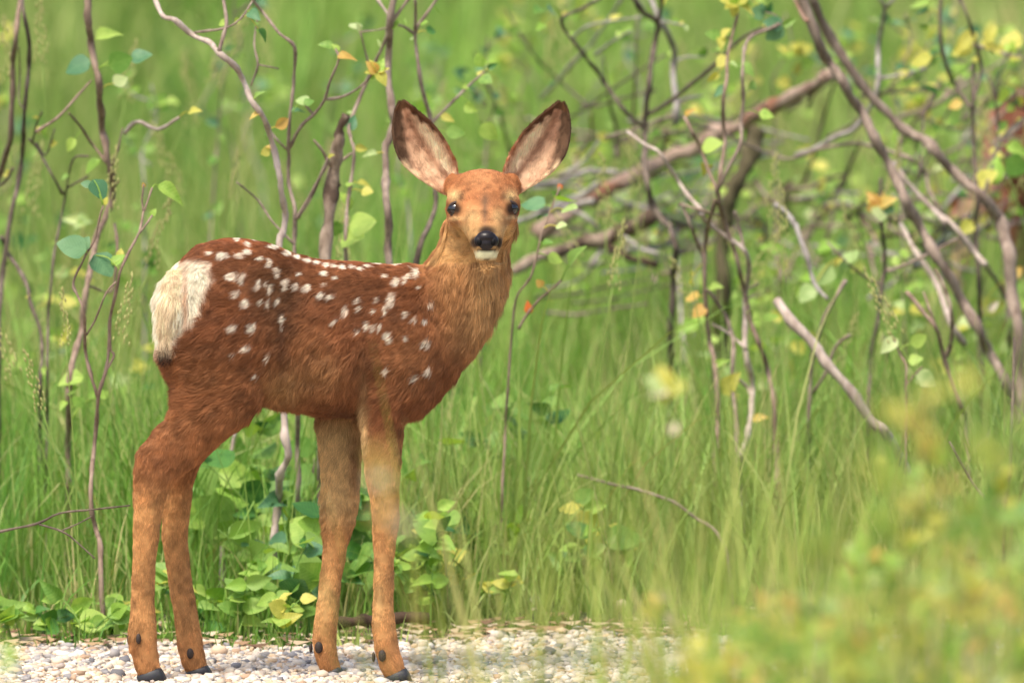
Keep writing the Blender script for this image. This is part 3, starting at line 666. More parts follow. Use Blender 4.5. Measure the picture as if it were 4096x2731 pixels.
fawn = empty('fawn', (PD(640, 1559, 0)[0], 0, 0))
tag(fawn, 'white-spotted reddish brown fawn standing on the gravel, head turned to look out', 'fawn')
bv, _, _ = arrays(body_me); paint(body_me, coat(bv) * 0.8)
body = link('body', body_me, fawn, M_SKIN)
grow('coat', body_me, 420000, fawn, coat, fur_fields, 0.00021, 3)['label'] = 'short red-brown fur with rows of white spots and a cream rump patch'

# tail
tail_me = weld([loft([((a, b), (c, d), dp, hd) for a, b, c, d, dp, hd in (
    (390, 622, 420, 616, -.03, .012), (380, 648, 424, 646, -.046, .016), (372, 690, 418, 692, -.058, .017), (372, 740, 410, 742, -.060, .014), (374, 780, 402, 782, -.060, .011), (374, 802, 394, 804, -.058, .006))])], .003, 3, 'tail')
def tail_col(V):
    px, py = proj(V); x, y = px / 1.7415, py / 1.7415; nz = vnoise(V, 90, 51)
    c = np.tile(s2l((240, 214, 176)), (len(V), 1)) * 1.06 * (1 + .12 * nz)[:, None]
    w = np.clip((y - 785 + 8 * nz) / 20, 0, 1)[:, None]; return c * (1 - w) + s2l((62, 44, 36)) * w
def tail_fur(V, N):
    n = len(V); return np.interp(proj(V)[1] / 1.7415, [600, 650, 700], [.005, .014, .026]), np.tile(np.array((0.03, -0.02, -1.0)), (n, 1)), np.full(n, .25)
tv, _, _ = arrays(tail_me); paint(tail_me, tail_col(tv)); tail = link('tail', tail_me, fawn, M_SKIN)
grow('tail_hair', tail_me, 14000, tail, tail_col, tail_fur, 0.00025, 4).matrix_parent_inverse = Matrix.Identity(4)
tail['label'] = 'cream tail with a dark brown tip'

# ears: cupped leaves of skin, open to the front
EAR = [((655, 850), (735, 735)), ((545, 778), (748, 650)), ((425, 705), (718, 560)), ((335, 625), (675, 470)), ((272, 530), (622, 375)), ((243, 430), (556, 298)), ((234, 330), (482, 228)), ((244, 240), (412, 172)), ((266, 158), (362, 126)), ((292, 117), (338, 110))]
def ear(side):
    rows = []
    for i, (a, b) in enumerate(EAR):
        t = i / 9
        if side > 0: a, b = (1850 - a[0] + 22 * t, a[1] + 6), (1850 - b[0] + 22 * t, b[1] + 6)
        rows.append((C1(*a), C1(*b), t))
    ns = 13; V, S = [], []
    for (a, b, t) in rows:
        A, B = PD(a[0], a[1], .002 + .012 * t), PD(b[0], b[1], -.006 + .016 * t); w = np.linalg.norm(B - A)
        for k in range(ns):
            s = k / (ns - 1); cup = w * 0.30 * (1 - (2 * s - 1) ** 2) ** 0.8 + (0.004 * (1 - t))
            V.append(A + (B - A) * s + np.array((0, cup, 0))); S.append((s, t))
    n = len(rows); V = np.array(V); S = np.array(S)
    F = [(i * ns + k, i * ns + k + 1, (i + 1) * ns + k + 1, (i + 1) * ns + k) for i in range(n - 1) for k in range(ns - 1)]
    me = mesh('ear', V, F)
    ob = bpy.data.objects.new('tmp', me); COL.objects.link(ob)
    m = ob.modifiers.new('s', 'SUBSURF'); m.levels = 2; so = ob.modifiers.new('t', 'SOLIDIFY'); so.thickness = .0028; so.offset = 0
    dg = bpy.context.evaluated_depsgraph_get(); out = bpy.data.meshes.new_from_object(ob.evaluated_get(dg)); bpy.data.objects.remove(ob)
    bm_fix(out)
    def param(Q):
        d = ((Q[:, None, :] - V[None]) ** 2); d = d[..., 0] + d[..., 2] + 0.2 * d[..., 1]
        idx = np.argpartition(d, 4, axis=1)[:, :4]; w = 1 / (np.take_along_axis(d, idx, 1) + 1e-7); w /= w.sum(1)[:, None]
        return (S[idx] * w[..., None]).sum(1)
    def col(Q):
        st = param(Q); s, t = st[:, 0], st[:, 1]; nz = vnoise(Q, 160, 61); n2 = vnoise(Q * np.array((1, 1, .3)), 420, 62)
        s = s + 0.012 * nz
        c = np.tile(s2l((190, 146, 116)), (len(Q), 1))
        def mix(k, w):
            nonlocal c; w = np.clip(w, 0, 1)[:, None]; c = c * (1 - w) + s2l(k) * w
        mix((250, 220, 182), np.exp(-((s - .77) / .13) ** 2) * np.clip((0.74 - t) / .2, 0, 1) * 1.3)
        mix((226, 190, 154), np.exp(-((s - .36) / .2) ** 2) * np.clip((0.55 - t) / .3, 0, 1) * .9)
        mix((160, 112, 82), np.exp(-((s - .57) / .07) ** 2) * .6)
        e = np.interp(t, [0, .25, .4, .6, .8, 1], [0, .05, .22, .30, .42, .8])
        mix((100, 76, 58), np.clip((e - s) / .12 + .5, 0, 1) * np.clip((t - .22) / .12, 0, 1))
        mix((96, 64, 44), np.clip((s - 1 + np.interp(t, [0, .3, .6, .8, 1], [0, .05, .14, .26, .7])) / .06, 0, 1))
        mix((100, 70, 48), np.clip((t - .78) / .1, 0, 1))
        mix((166, 104, 66), np.clip((.13 - t) / .1, 0, 1) * .8 + np.clip((s - .93) / .06, 0, 1) * np.clip((.5 - t) / .2, 0, 1))
        mix((238, 206, 164), np.clip((.12 - s) / .08, 0, 1) * np.clip((.42 - t) / .1, 0, 1))
        mix((150, 84, 44), np.clip((.05 - (s - .62) ** 2 * 2 - t * .35) / .03, 0, 1) * .7)
        return np.clip(c * (1 + .12 * n2)[:, None], .004, .95)
    def fur(Q, N):
        st = param(Q); n = len(Q); L = np.full(n, .0045); inside = np.exp(-((st[:, 0] - .72) / .2) ** 2) * (st[:, 1] < .7); L = L + .006 * inside
        up = C1(320, 105) if side < 0 else C1(1560, 115); lo = C1(660, 740) if side < 0 else C1(1200, 745)
        a = PD(up[0], up[1], 0) - PD(lo[0], lo[1], 0); a /= np.linalg.norm(a)
        d = np.tile(a, (n, 1)) + np.where(st[:, 0] > .6, -.35, .0)[:, None] * np.array((-side * 1.0, 0, 0)) * -1
        return L, d, np.full(n, .22)
    ev, _, _ = arrays(out); paint(out, col(ev)); o = link('ear', out, fawn, M_SKIN)
    g = grow('ear_hair', out, 16000, o, col, fur, .0002, 8 + side); g.matrix_parent_inverse = Matrix.Identity(4)
    return o
# parts parented to parts keep world places: the part itself sits at the origin of its thing
ear(-1); ear(1)

# eyes, nose, hooves, dewclaws
for s, (ex, ey, dp) in zip((-1, 1), EYES):
    V, F = blob((0, 0, 0), (.0106, .0092, .0098), 24)
    q = PD(ex, ey, dp - .0092); me = mesh('eye', np.array(V) + q, F); link('eye', me, fawn, M_EYE)
    # dark upper lid with lashes
    pts = [PD(ex + a, ey + b, dp + c) for a, b, c in ((-18, 3, -.006), (-12, -10, -.012), (0, -15.5, -.0145), (12, -10, -.012), (18, 3, -.006))]
    V, F = tube_arrays(catmull(pts, 4), np.full(17, .0020), 8); link('eyelid', mesh('eyelid', V, F), fawn, M_DEW)
    pts = [PD(ex + a, ey + b, dp + c) for a, b, c in ((-18, 3, -.006), (-10, 12, -.012), (0, 15.5, -.0135), (10, 12, -.012), (18, 3, -.006))]
    V, F = tube_arrays(catmull(pts, 4), np.full(17, .0016), 8); link('eyelid', mesh('eyelid', V, F), fawn, M_DEW)
parts = [blob(PD(1117, 546, -.159), (.0135, .010, .0095), 24), blob(PD(1117, 560, -.162), (.0105, .0075, .0105), 20), blob(PD(1100, 554, -.159), (.0068, .0085, .0085), 16), blob(PD(1134, 554, -.159), (.0068, .0085, .0085), 16)]
nm_ = weld(parts, .0014, 3, 'nose'); nose = link('nose', nm_, fawn, M_NOSE)
M_HOLE = mat_plain('nostril', (10, 8, 8), .6, .2)
for s in (-1, 1):
    V, F = blob(PD(1117 + s * 16, 557, -.1668), (.0036, .0022, .0046), 14); n_ = link('nostril', mesh('nostril', V, F), nose, M_HOLE); n_.matrix_parent_inverse = Matrix.Identity(4)
def hoof(prof, dep, dews):
    parts = []
    for s in (-1, 1):
        V = []; n = len(prof)
        for dy, sc_ in ((-.0085, .82), (-.005, 1), (.005, 1), (.0085, .82)):
            c = np.mean([PD(a, b, dep) for a, b in prof], 0)
            for a, b in prof:
                q = PD(a, b, dep) ; q = c + (q - c) * sc_; V.append(q + np.array((0, dy + s * .0098, 0)))
        F = [(i * n + k, i * n + (k + 1) % n, (i + 1) * n + (k + 1) % n, (i + 1) * n + k) for i in range(3) for k in range(n)] + [tuple(range(n))[::-1], tuple(range(3 * n, 4 * n))]
        parts.append((V, F))
    V, F = [], []
    for v, f in parts: o = len(V); V += v; F += [tuple(i + o for i in q) for q in f]
    V = np.array(V); V[:, 2] = np.maximum(V[:, 2], 0.0015)
    me = mesh('hoof', V, F); bm_fix(me); link('hoof', me, fawn, M_HOOF)
    for a, b, dd, ra, rb in dews:
        V, F = blob(PD(a, b, dd + .0030), (ra * .85, .004, rb * .85), 12); link('dewclaw', mesh('dewclaw', V, F), fawn, M_DEW)
hoof([(314, 1552), (340, 1538), (366, 1531), (376, 1545), (384, 1566), (320, 1566)], -.046, [(318, 1466, -.0675, .0042, .0085), (296, 1468, -.055, .003, .008)])
hoof([(424, 1544), (450, 1532), (474, 1526), (482, 1537), (488, 1556), (430, 1556)], .045, [(437, 1500, .0225, .0055, .0085)])
hoof([(882, 1556), (906, 1540), (930, 1533), (940, 1546), (948, 1570), (888, 1570)], -.044, [(878, 1505, -.0655, .0062, .0095), (858, 1508, -.05, .003, .008)])
hoof([(738, 1548), (756, 1536), (778, 1529), (786, 1538), (794, 1557), (742, 1557)], .044, [(732, 1486, .022, .0065, .0095), (714, 1487, .035, .003, .008)])

# ------------------------------------------------------------------ shrubs, traced stem by stem, each at its own depth
L6 = lambda p: T(0, 0, 1.742, p)
L7 = lambda p: T(0, 800, 1.742, p)
L8 = lambda p: T(0, 1100, 0.961, p)
LB = lambda p: T(0, 0, 1.4253, p)
MD = lambda p: T(1000, 0, 1.568, p)
UL = lambda p: T(1000, 1600, 1.743, p)
R1 = lambda p: T(2096, 0, 1.742, p)
R2 = lambda p: T(3096, 0, 1.742, p)
R3 = lambda p: T(2096, 800, 1.742, p)
R4 = lambda p: T(3096, 800, 1.742, p)
R5 = lambda p: T(2300, 1100, 0.9615, p)
R8 = lambda p: T(2096, 1700, 1.176, p)

# slender sapling beside the rump
a = Shrub('young_shrub', 'slender purple-brown sapling with blue-green round leaves beside the cream rump', 'shrub', 0.62, M_BARKR, wob=.05, seed=3)
a.stem(L6([(1060, 1310), (1010, 1460)]) + L7([(1000, 80), (970, 220), (900, 360), (840, 490), (820, 580), (770, 820), (760, 1000), (735, 1200), (685, 1380)]) + L8([(365, 640), (350, 780), (352, 890), (370, 980), (385, 1050)]), 9, 24, 'stem', ground=True)
a.stem(L7([(720, 40), (700, 100), (670, 240), (640, 310), (600, 375), (570, 440), (530, 520), (512, 590), (540, 660), (580, 765), (590, 900), (600, 1080), (640, 1250), (684, 1380)]), 8, 15)
a.stem(L7([(810, 570), (740, 650), (660, 840), (602, 940)]), 7, 9)
a.stem(L7([(1060, 110), (1020, 170), (970, 230)]), 8, 9)
a.stem(L6([(1000, 1285), (990, 1400), (1000, 1470)]), 7, 8)
a.stem(L7([(790, 1060), (790, 1100), (735, 1200)]), 9, 10)
a.stem(L7([(765, 880), (775, 1040), (790, 1065)]), 5, 8)
for (u, v, s, k, an) in ((500, 322, 120, 'blue', 165), (592, 300, 62, 'blue', 60), (722, 452, 112, 'blue', -50), (822, 412, 66, 'bright', 40), (838, 370, 40, 'yellow', 80), (1070, 85, 34, 'bright', 60)): a.leaf(*L7([(u, v)])[0], s, k, an, .15, 3 if k == 'blue' else 0)
for (u, v, s, k, an) in ((1190, 1335, 120, 'bright', -25), (1000, 1290, 22, 'orange', 100), (690, 1320, 92, 'blue', -60), (600, 1283, 44, 'blue', 170), (735, 1400, 34, 'yellow', 70)): a.leaf(*L6([(u, v)])[0], s, k, an, .25, 2 if s == 120 else 3)
# shrub behind it
b = Shrub('shrub', 'tall reddish-brown shrub stems in grass behind the sapling with blue-green leaves', 'shrub', 1.25, M_BARKR, wob=.08, seed=5)
b.stem(L6([(615, -60), (610, 150), (640, 300), (660, 450), (690, 600), (700, 750), (710, 900), (740, 1000), (745, 1100), (770, 1200), (790, 1310), (775, 1400), (720, 1540)]) + L7([(680, 240), (650, 380), (620, 540), (600, 650), (580, 765), (570, 880), (540, 1020), (490, 1180), (480, 1400)]), 30, 22, 'stem', ground=True)
b.stem(L6([(855, 890), (820, 1040), (770, 1180)]), 6, 12)
b.stem(L6([(480, 790), (560, 880), (640, 1000), (745, 1140)]), 10, 14)
b.stem(L6([(640, 560), (520, 690), (390, 830), (250, 920)]), 8, 12)
b.stem(L6([(830, 1260), (800, 1310), (785, 1370)]), 9, 9)
b.stem(L7([(800, 170), (815, 300), (810, 480), (770, 640), (620, 600)]), 14, 9)
for (u, v, s, k) in ((495, 1240, 104, 'bright'), (555, 1400, 76, 'bright'), (440, 1420, 52, 'bright'), (650, 1350, 60, 'bright'), (725, 1350, 56, 'bright'), (500, 1320, 60, 'green')): b.leaf(*L7([(u, v)])[0], s, k)
b.stem(L6([(1250, 820), (1100, 900), (960, 850), (870, 930)]), 12, 18, mat=M_BARKP)
for (u, v, s, k) in ((540, 460, 110, 'blue'), (840, 430, 100, 'green'), (980, 390, 90, 'blue'), (760, 230, 120, 'bright'), (1350, 770, 60, 'yellow'), (840, 560, 70, 'pale'), (490, 1010, 66, 'bright'), (640, 1150, 78, 'bright')): b.leaf(*L6([(u, v)])[0], s, k)
# far left
c = Shrub('shrub', 'dark leaning bare stems with thin crossing twigs at the edge of the meadow', 'shrub', 1.5, M_BARKD, wob=.1, seed=8)
c.stem(L6([(150, -60), (110, 250), (90, 450), (85, 700), (75, 950), (20, 1150), (-30, 1300)]) + L7([(-60, 200), (-90, 700)]), 22, 26, 'stem', M_BARKR, ground=True)
c.stem(L6([(150, -20), (165, 80), (200, 280), (205, 450), (180, 650), (165, 900), (155, 1100), (110, 1350)]) + L7([(100, 0), (50, 250), (15, 550), (0, 700), (-10, 1000)]), 16, 26, 'stem', ground=True)
c.stem(L6([(200, 970), (270, 1050), (350, 1200), (440, 1350)]), 10, 12)
c.stem(L6([(620, 1090), (510, 1110), (460, 1330)]) + L7([(450, 0), (400, 250), (370, 430), (350, 650), (335, 850), (330, 1200)]), 8, 17, 'stem', ground=True)
c.stem(L7([(10, 260), (60, 370), (180, 570), (215, 730), (290, 950), (280, 1300)]), 16, 18, 'stem', ground=True)
c.stem(L6([(290, 780), (255, 870), (225, 990)]), 7, 9); c.stem(L6([(130, 330), (140, 500), (130, 700), (170, 760)]), 6, 7)
c.stem(L6([(380, 900), (320, 1080), (250, 1000)]), 7, 9); c.stem(L6([(90, 1170), (40, 1260), (-20, 1300)]), 10, 11)
c.stem(L6([(610, 1230), (470, 1310)]), 7, 9)
c.auto(9, 40, ['bright', 'yellow', 'green'], .1, .6)
c.tuft(*L6([(290, 930)])[0], 3, 44, ['bright', 'yellow'])
# pale crooked stem behind the back
d = Shrub('shrub', 'crooked shrub with a pale grey-pink trunk rising behind the fawn\'s back', 'shrub', 0.85, M_BARKP, wob=.06, seed=11)
d.stem(LB([(870, -60), (885, 0), (930, 95), (1000, 120), (1100, 200), (1200, 250), (1250, 300), (1330, 370), (1390, 470), (1440, 580), (1500, 670), (1540, 770), (1570, 880), (1590, 1000), (1610, 1130), (1630, 1220), (1610, 1330), (1590, 1400)]) + [(1120, 1250)] + UL([(240, 90), (240, 250), (265, 370), (250, 440), (210, 520), (200, 680), (180, 850), (160, 1100)]), 20, 36, 'stem', ground=True)
d.stem(LB([(1265, -50), (1275, 0), (1290, 120), (1275, 200), (1252, 295)]), 15, 17, mat=M_BARK)
d.stem(LB([(1440, 10), (1370, 110), (1270, 165), (1110, 185)]), 8, 10, mat=M_BARK)
d.auto(4, 40, ['yellow', 'orange', 'bright'], .3, .6)
for (u, v, s, k) in ((210, 770, 80, 'orange'), (30, 720, 50, 'orange'), (95, 955, 46, 'yellow'), (20, 90, 70, 'blue'), (85, 215, 60, 'dark'), (50, 590, 44, 'green')): d.leaf(*MD([(u, v)])[0], s, k)
e = Shrub('shrub', 'forked brown shrub with a cluster of yellow-green leaves beside the broken stub', 'shrub', 0.95, M_BARK, wob=.05, seed=14)
e.stem(LB([(1400, -60), (1440, 0), (1500, 70), (1590, 190), (1680, 270), (1675, 450), (1660, 600), (1645, 800), (1645, 900), (1650, 1050), (1680, 1200), (1680, 1400)]) + [(1185, 1300), (1190, 1600)], 12, 24, 'stem', ground=True)
e.stem(LB([(1910, 280), (1930, 340), (1880, 470), (1850, 570), (1790, 650), (1720, 720), (1650, 838)]), 9, 15)
e.stem(LB([(2120, 425), (2060, 490), (1960, 550), (1852, 570)]), 8, 11)
e.stem(LB([(1540, 750), (1580, 800), (1645, 862)]), 9, 10)
e.stem(LB([(1870, 900), (1840, 970), (1760, 1130), (1684, 1255)]), 10, 13)
e.stem(LB([(1350, 1040), (1470, 1140), (1550, 1260), (1678, 1392)]), 8, 10)
e.stem(LB([(1470, 80), (1450, 250), (1470, 370), (1430, 490)]), 9, 9); e.stem(LB([(1470, 370), (1590, 393)]), 7, 7)
e.stem(LB([(1730, 590), (1785, 655)]), 9, 10)
for (u, v, s, k, an) in ((605, 352, 76, 'orange', 10), (540, 300, 40, 'bright', 120), (330, 632, 60, 'pale', 170), (300, 690, 56, 'blue', 20), (370, 640, 44, 'green', 20), (480, 280, 60, 'green', 160)): e.leaf(*MD([(u, v)])[0], s, k, an)
e.tuft(*MD([(800, 455)])[0], 8, 62, ['yellow', 'bright', 'yellow', 'orange'])
e.auto(5, 34, ['green', 'yellow'], 0, .3)
f = Shrub('dead_stub', 'thick broken-off dead stub with peeling grey-brown bark behind the fawn\'s back', 'stub', 1.05, M_DEAD, wob=.03, seed=17)
f.stem(MD([(602, 722), (575, 790), (560, 850), (540, 950), (530, 1080), (510, 1200), (500, 1300), (480, 1560)]) + [(1300, 1300), (1290, 1700)], 44, 56, 'stem', ground=True, knob=.55)
f.stem(MD([(570, 1160), (540, 1190), (508, 1215)]), 14, 20, knob=.5); f.stem(MD([(640, 960), (590, 1000), (540, 1030)]), 9, 14)
f.stem(MD([(400, 880), (450, 940), (480, 1000), (530, 1080)]), 10, 14); f.stem(MD([(490, 1030), (440, 1110), (380, 1230), (300, 1370)]), 13, 17)
g = Shrub('shrub', 'straight smooth brown stem behind the raised ear with thin leafy side twigs', 'shrub', 1.25, M_BARK, wob=.06, seed=21)
g.stem(MD([(905, -60), (900, 0), (880, 150), (870, 350), (870, 550), (890, 680), (905, 780), (880, 870), (850, 930), (850, 1100), (860, 1300), (870, 1560)]) + [(1560, 1200), (1570, 1700)], 30, 36, 'stem', ground=True)
g.stem(MD([(1010, -40), (990, 0), (900, 130), (840, 270), (790, 380), (740, 500), (660, 680), (620, 800), (650, 930), (640, 1100), (610, 1300), (600, 1500)]) + [(1390, 1200), (1400, 1600)], 14, 19, 'stem', ground=True)
g.stem(MD([(780, -30), (800, 0), (880, 110), (892, 140)]), 12, 13, mat=M_BARKP)
g.stem(MD([(1180, -30), (1170, 0), (1100, 100), (1040, 190), (1040, 300), (1060, 430), (1090, 600), (1130, 750), (1140, 900)]), 13, 20)
g.stem(MD([(1035, 0), (1040, 100), (1035, 195)]), 12, 14)
g.stem(MD([(890, 160), (960, 165), (1020, 205), (1040, 215)]), 10, 12)
g.stem(MD([(1470, 450), (1340, 570), (1230, 680), (1140, 770)]), 9, 13)
g.stem(MD([(1160, 1180), (1165, 1300), (1120, 1420), (1060, 1560)]) + [(1650, 1200)], 20, 22, mat=M_BARKD)
g.stem(MD([(690, 200), (740, 380), (760, 420)]), 7, 9); g.stem(MD([(880, 170), (800, 190), (700, 200)]), 6, 7)
for (u, v, s, k) in ((655, 160, 66, 'pale'), (1380, 680, 60, 'bright'), (1500, 830, 90, 'bright'), (1290, 830, 80, 'green'), (1440, 380, 60, 'bright'), (1520, 415, 46, 'dark'), (1480, 500, 60, 'green'), (1240, 740, 60, 'yellow'), (1140, 190, 60, 'dark'), (1190, 80, 40, 'green'),
                     (720, 1150, 60, 'yellow'), (735, 1200, 50, 'yellow'), (705, 1405, 116, 'bright'), (600, 1250, 90, 'bright'), (640, 1490, 110, 'bright'), (520, 1440, 80, 'green'), (700, 930, 56, 'yellow'), (640, 770, 70, 'blue'), (760, 960, 60, 'pale')): g.leaf(*MD([(u, v)])[0], s, k)
g.auto(14, 42, ['bright', 'yellow', 'pale', 'green'], 0, .5)
# right of the head
h = Shrub('shrub', 'tall dark forked shrub rising behind the fallen log, mostly bare', 'shrub', 2.2, M_BARKD, wob=.10, seed=24)
h.stem(R1([(740, -60), (770, 0), (830, 90), (930, 160), (910, 300), (890, 450), (870, 600), (850, 750), (845, 950), (840, 1150), (860, 1300), (900, 1430), (980, 1560)]) + R3([(1010, 180), (1050, 300), (1050, 420), (1040, 560), (1030, 800), (1020, 1080)]), 22, 28, 'stem', ground=True)
h.stem(R1([(1740, 180), (1580, 230), (1450, 330), (1400, 380), (1330, 450), (1150, 600), (1000, 720), (855, 805)]), 11, 19)
h.stem(R1([(540, -10), (380, 70), (270, 130), (290, 220), (370, 320), (470, 450), (560, 570), (660, 720), (750, 820), (842, 892)]), 13, 17)
h.stem(R1([(960, -60), (955, 60), (935, 160)]), 13, 15); h.stem(R1([(1120, 180), (1000, 155), (932, 160)]), 7, 9, mat=M_BARKG)
h.stem(R1([(1340, 360), (1375, 400)]), 9, 9)
h.auto(16, 40, ['bright', 'yellow', 'green', 'pale'], 0, .45)
for (u, v, s, k) in ((190, 70, 80, 'blue'), (110, 60, 80, 'green'), (120, 180, 60, 'bright')): h.leaf(*R1([(u, v)])[0], s, k)
i_ = Shrub('shrub', 'silver weathered branches arching low over the log toward the leaning poles', 'shrub', 2.6, M_BARKG, wob=.12, seed=27)
i_.stem(R1([(560, 960), (700, 920), (830, 890), (920, 840), (1060, 820), (1160, 850), (1300, 900), (1400, 930), (1550, 1010), (1740, 1080)]) + R2([(100, 1110), (230, 1070), (400, 1020), (560, 1000), (680, 1020), (800, 1050), (950, 1110), (1050, 1200), (1080, 1320), (1150, 1450), (1240, 1568)]) + R4([(1400, 370), (1470, 450), (1600, 660), (1640, 900)]), 11, 22, 'stem', M_BARK, ground=True)
i_.stem(R2([(700, -50), (740, 0), (770, 60), (740, 250), (720, 400), (730, 560), (690, 700), (640, 800), (560, 900), (440, 950), (280, 1040), (150, 1085)]), 16, 22)
i_.stem(R2([(840, -10), (775, 60)]), 12, 14); i_.stem(R2([(1050, 480), (900, 520), (740, 550)]), 12, 14)
i_.stem(R1([(860, -50), (970, 180), (1040, 330), (1040, 480), (1050, 650), (1060, 750), (1060, 860)]), 22, 26)
i_.stem(R1([(1260, 400), (1120, 400), (1040, 440)]), 8, 10); i_.stem(R1([(1240, 670), (1120, 690), (1060, 720)]), 9, 11)
i_.stem(R1([(820, 120), (600, 150), (430, 190), (330, 280)]), 8, 10)
i_.stem(R1([(740, 220), (620, 290), (500, 380)]), 9, 11)
i_.auto(10, 44, ['green', 'bright', 'yellow'], .1, .8)
j = Shrub('shrub', 'bare knobby grey stems standing in a clump in front of the log', 'shrub', 1.7, M_BARK, wob=.08, seed=31)
j.stem(R1([(720, 920), (830, 1000), (940, 1060), (1000, 1150), (1080, 1270), (1150, 1370), (1250, 1490)]) + R3([(1230, 100), (1310, 190), (1400, 250), (1510, 320), (1560, 400), (1560, 550), (1540, 700), (1540, 900), (1550, 1100), (1590, 1280), (1590, 1400)]) + R5([(660, 640), (630, 720), (640, 850), (640, 1000), (680, 1150)]), 13, 30, 'stem', M_BARKP, ground=True)
j.stem(R1([(1120, 820), (1170, 920), (1230, 1030), (1290, 1200), (1340, 1320), (1370, 1430)]) + R3([(1350, 0), (1400, 150), (1450, 300), (1500, 480), (1530, 620), (1580, 850), (1640, 1000), (1700, 1200), (1740, 1400)]), 15, 22, 'stem', M_BARKR, ground=True)
j.stem(R1([(1490, 100), (1430, 330), (1410, 560), (1390, 700), (1390, 900), (1400, 1000), (1370, 1200), (1350, 1330)]), 12, 18, mat=M_BARKR)
j.stem(R1([(1800, 150), (1740, 190), (1590, 250), (1540, 340), (1520, 500), (1530, 700), (1510, 850), (1510, 1000), (1420, 1180), (1350, 1320)]), 13, 16)
j.stem(R3([(1330, 0), (1280, 200), (1260, 350), (1260, 550), (1270, 800), (1300, 1000), (1330, 1150), (1350, 1350)]) + R5([(545, 600), (540, 800), (550, 1000), (560, 1220)]), 16, 24, 'stem', M_BARKR, ground=True)
j.stem(R3([(1100, 20), (1160, 180), (1220, 330), (1262, 440)]), 12, 15)
j.stem(R3([(1275, 620), (1400, 800), (1440, 900), (1460, 1050), (1450, 1300), (1480, 1560)]), 16, 20, 'stem', ground=True)
j.stem(R3([(1310, 865), (1430, 930), (1545, 1035)]), 10, 12, mat=M_BARKP); j.stem(R3([(1470, 80), (1500, 200), (1530, 335)]), 12, 15)
j.stem(R3([(1640, 580), (1560, 620)]), 7, 8); j.stem(R3([(1600, 660), (1550, 700)]), 7, 8); j.stem(R3([(1490, 1250), (1560, 1310), (1590, 1390)]), 16, 14, mat=M_BARKP)
j.stem(R3([(1080, 30), (1200, 60), (1300, 90), (1380, 120)]), 12, 10, mat=M_DEAD)
for (u, v, s, k) in ((1310, 1010, 90, 'bright'), (1270, 1160, 80, 'yellow'), (1350, 640, 80, 'blue'), (1380, 430, 60, 'yellow'), (1450, 440, 50, 'pale'), (1600, 590, 60, 'green'), (1690, 800, 60, 'bright'), (1560, 480, 70, 'green'), (1320, 540, 60, 'yellow'), (1150, 780, 50, 'orange')): j.leaf(*R1([(u, v)])[0], s, k)
j.tuft(*R1([(1480, 30)])[0], 7, 78, ['yellow', 'bright', 'yellow']); j.tuft(*R1([(1370, 260)])[0], 3, 60, ['yellow', 'green']); j.tuft(*R2([(60, 180)])[0], 3, 80, ['green', 'blue'])
j.tuft(*R1([(1680, 90)])[0], 4, 60, ['blue', 'green', 'dark'])
for (u, v, s, k) in ((1160, 545, 80, 'yellow'), (1165, 675, 70, 'orange'), (1220, 775, 70, 'orange'), (1370, 1130, 56, 'bright'), (1430, 1280, 110, 'yellow'), (1590, 810, 70, 'bright'), (1720, 815, 66, 'bright'), (1640, 1515, 60, 'orange'), (1330, 600, 60, 'bright')): j.leaf(*R3([(u, v)])[0], s, k)
# fallen log and its pieces
k_ = Shrub('fallen_log', 'long fallen log with red-brown flaking bark lying across the brush', 'log', 3.2, M_LOG, wob=.12, seed=35)
k_.stem(R2([(400, 520), (200, 640), (0, 745)]) + R1([(1620, 800), (1500, 880), (1300, 965), (1150, 1040), (1000, 1110), (850, 1180), (700, 1255), (560, 1330), (400, 1420), (250, 1520)]) + R3([(100, 260)]), 46, 62, 'stem', knob=.5)
k_.stem(R1([(1690, 740), (1600, 830), (1560, 1010)]), 28, 34, mat=M_ROT, knob=.6)
k2 = Shrub('mossy_stump', 'short upright mossy stump propping the fallen log', 'stump', 3.0, M_MOSS, wob=.03, seed=36)
k2.stem(R1([(1640, 900), (1600, 1000), (1550, 1130), (1500, 1260), (1430, 1420)]) + R3([(1400, 150)]), 62, 78, 'stem', knob=.35, ground=True)
k3 = Shrub('fallen_branch', 'dark mossy fallen branch lying below the fallen log', 'branch', 2.9, M_MOSS, wob=.08, seed=38)
k3.stem(R3([(900, 110), (740, 200), (620, 250), (480, 280), (300, 330), (100, 400), (-80, 500)]), 58, 44, 'stem', M_DEAD, knob=.4)
k3.stem(R3([(940, 380), (820, 340), (700, 260), (640, 240)]), 14, 22, mat=M_BARKG); k3.stem(R3([(460, 470), (540, 340), (600, 270)]), 20, 24, mat=M_BARKG)
k3.stem(R3([(930, 460), (840, 430), (700, 390), (590, 320)]), 26, 30, mat=M_ROT)
k3.stem(R1([(640, 1200), (500, 1190), (400, 1210), (200, 1280), (60, 1270)]), 20, 24, mat=M_BARKG)
k3.stem(R1([(520, 990), (440, 1100), (340, 1180), (240, 1220)]), 10, 14, mat=M_BARKG)
k3.stem(R1([(520, 1280), (420, 1350), (300, 1400), (180, 1480)]), 26, 30, mat=M_BARKG)
k3.stem(R3([(40, 60), (250, 60), (400, 100), (520, 200)]), 14, 20, mat=M_BARKG); k3.stem(R3([(-60, 160), (60, 110), (300, 40), (480, 10)]), 20, 24, mat=M_BARKG)
k4 = Shrub('shrub', 'leafy sprig with red-tipped twigs at the fawn\'s cheek', 'shrub', 1.1, M_BARKR, wob=.05, seed=39)
k4.stem(R1([(250, 1300), (180, 1480), (150, 1560)]) + R3([(120, 250), (60, 500), (20, 580), (-60, 700)]), 8, 14, 'stem', ground=True)
k4.stem(R3([(260, 560), (170, 640), (100, 700), (20, 800), (-40, 900)]), 8, 12)
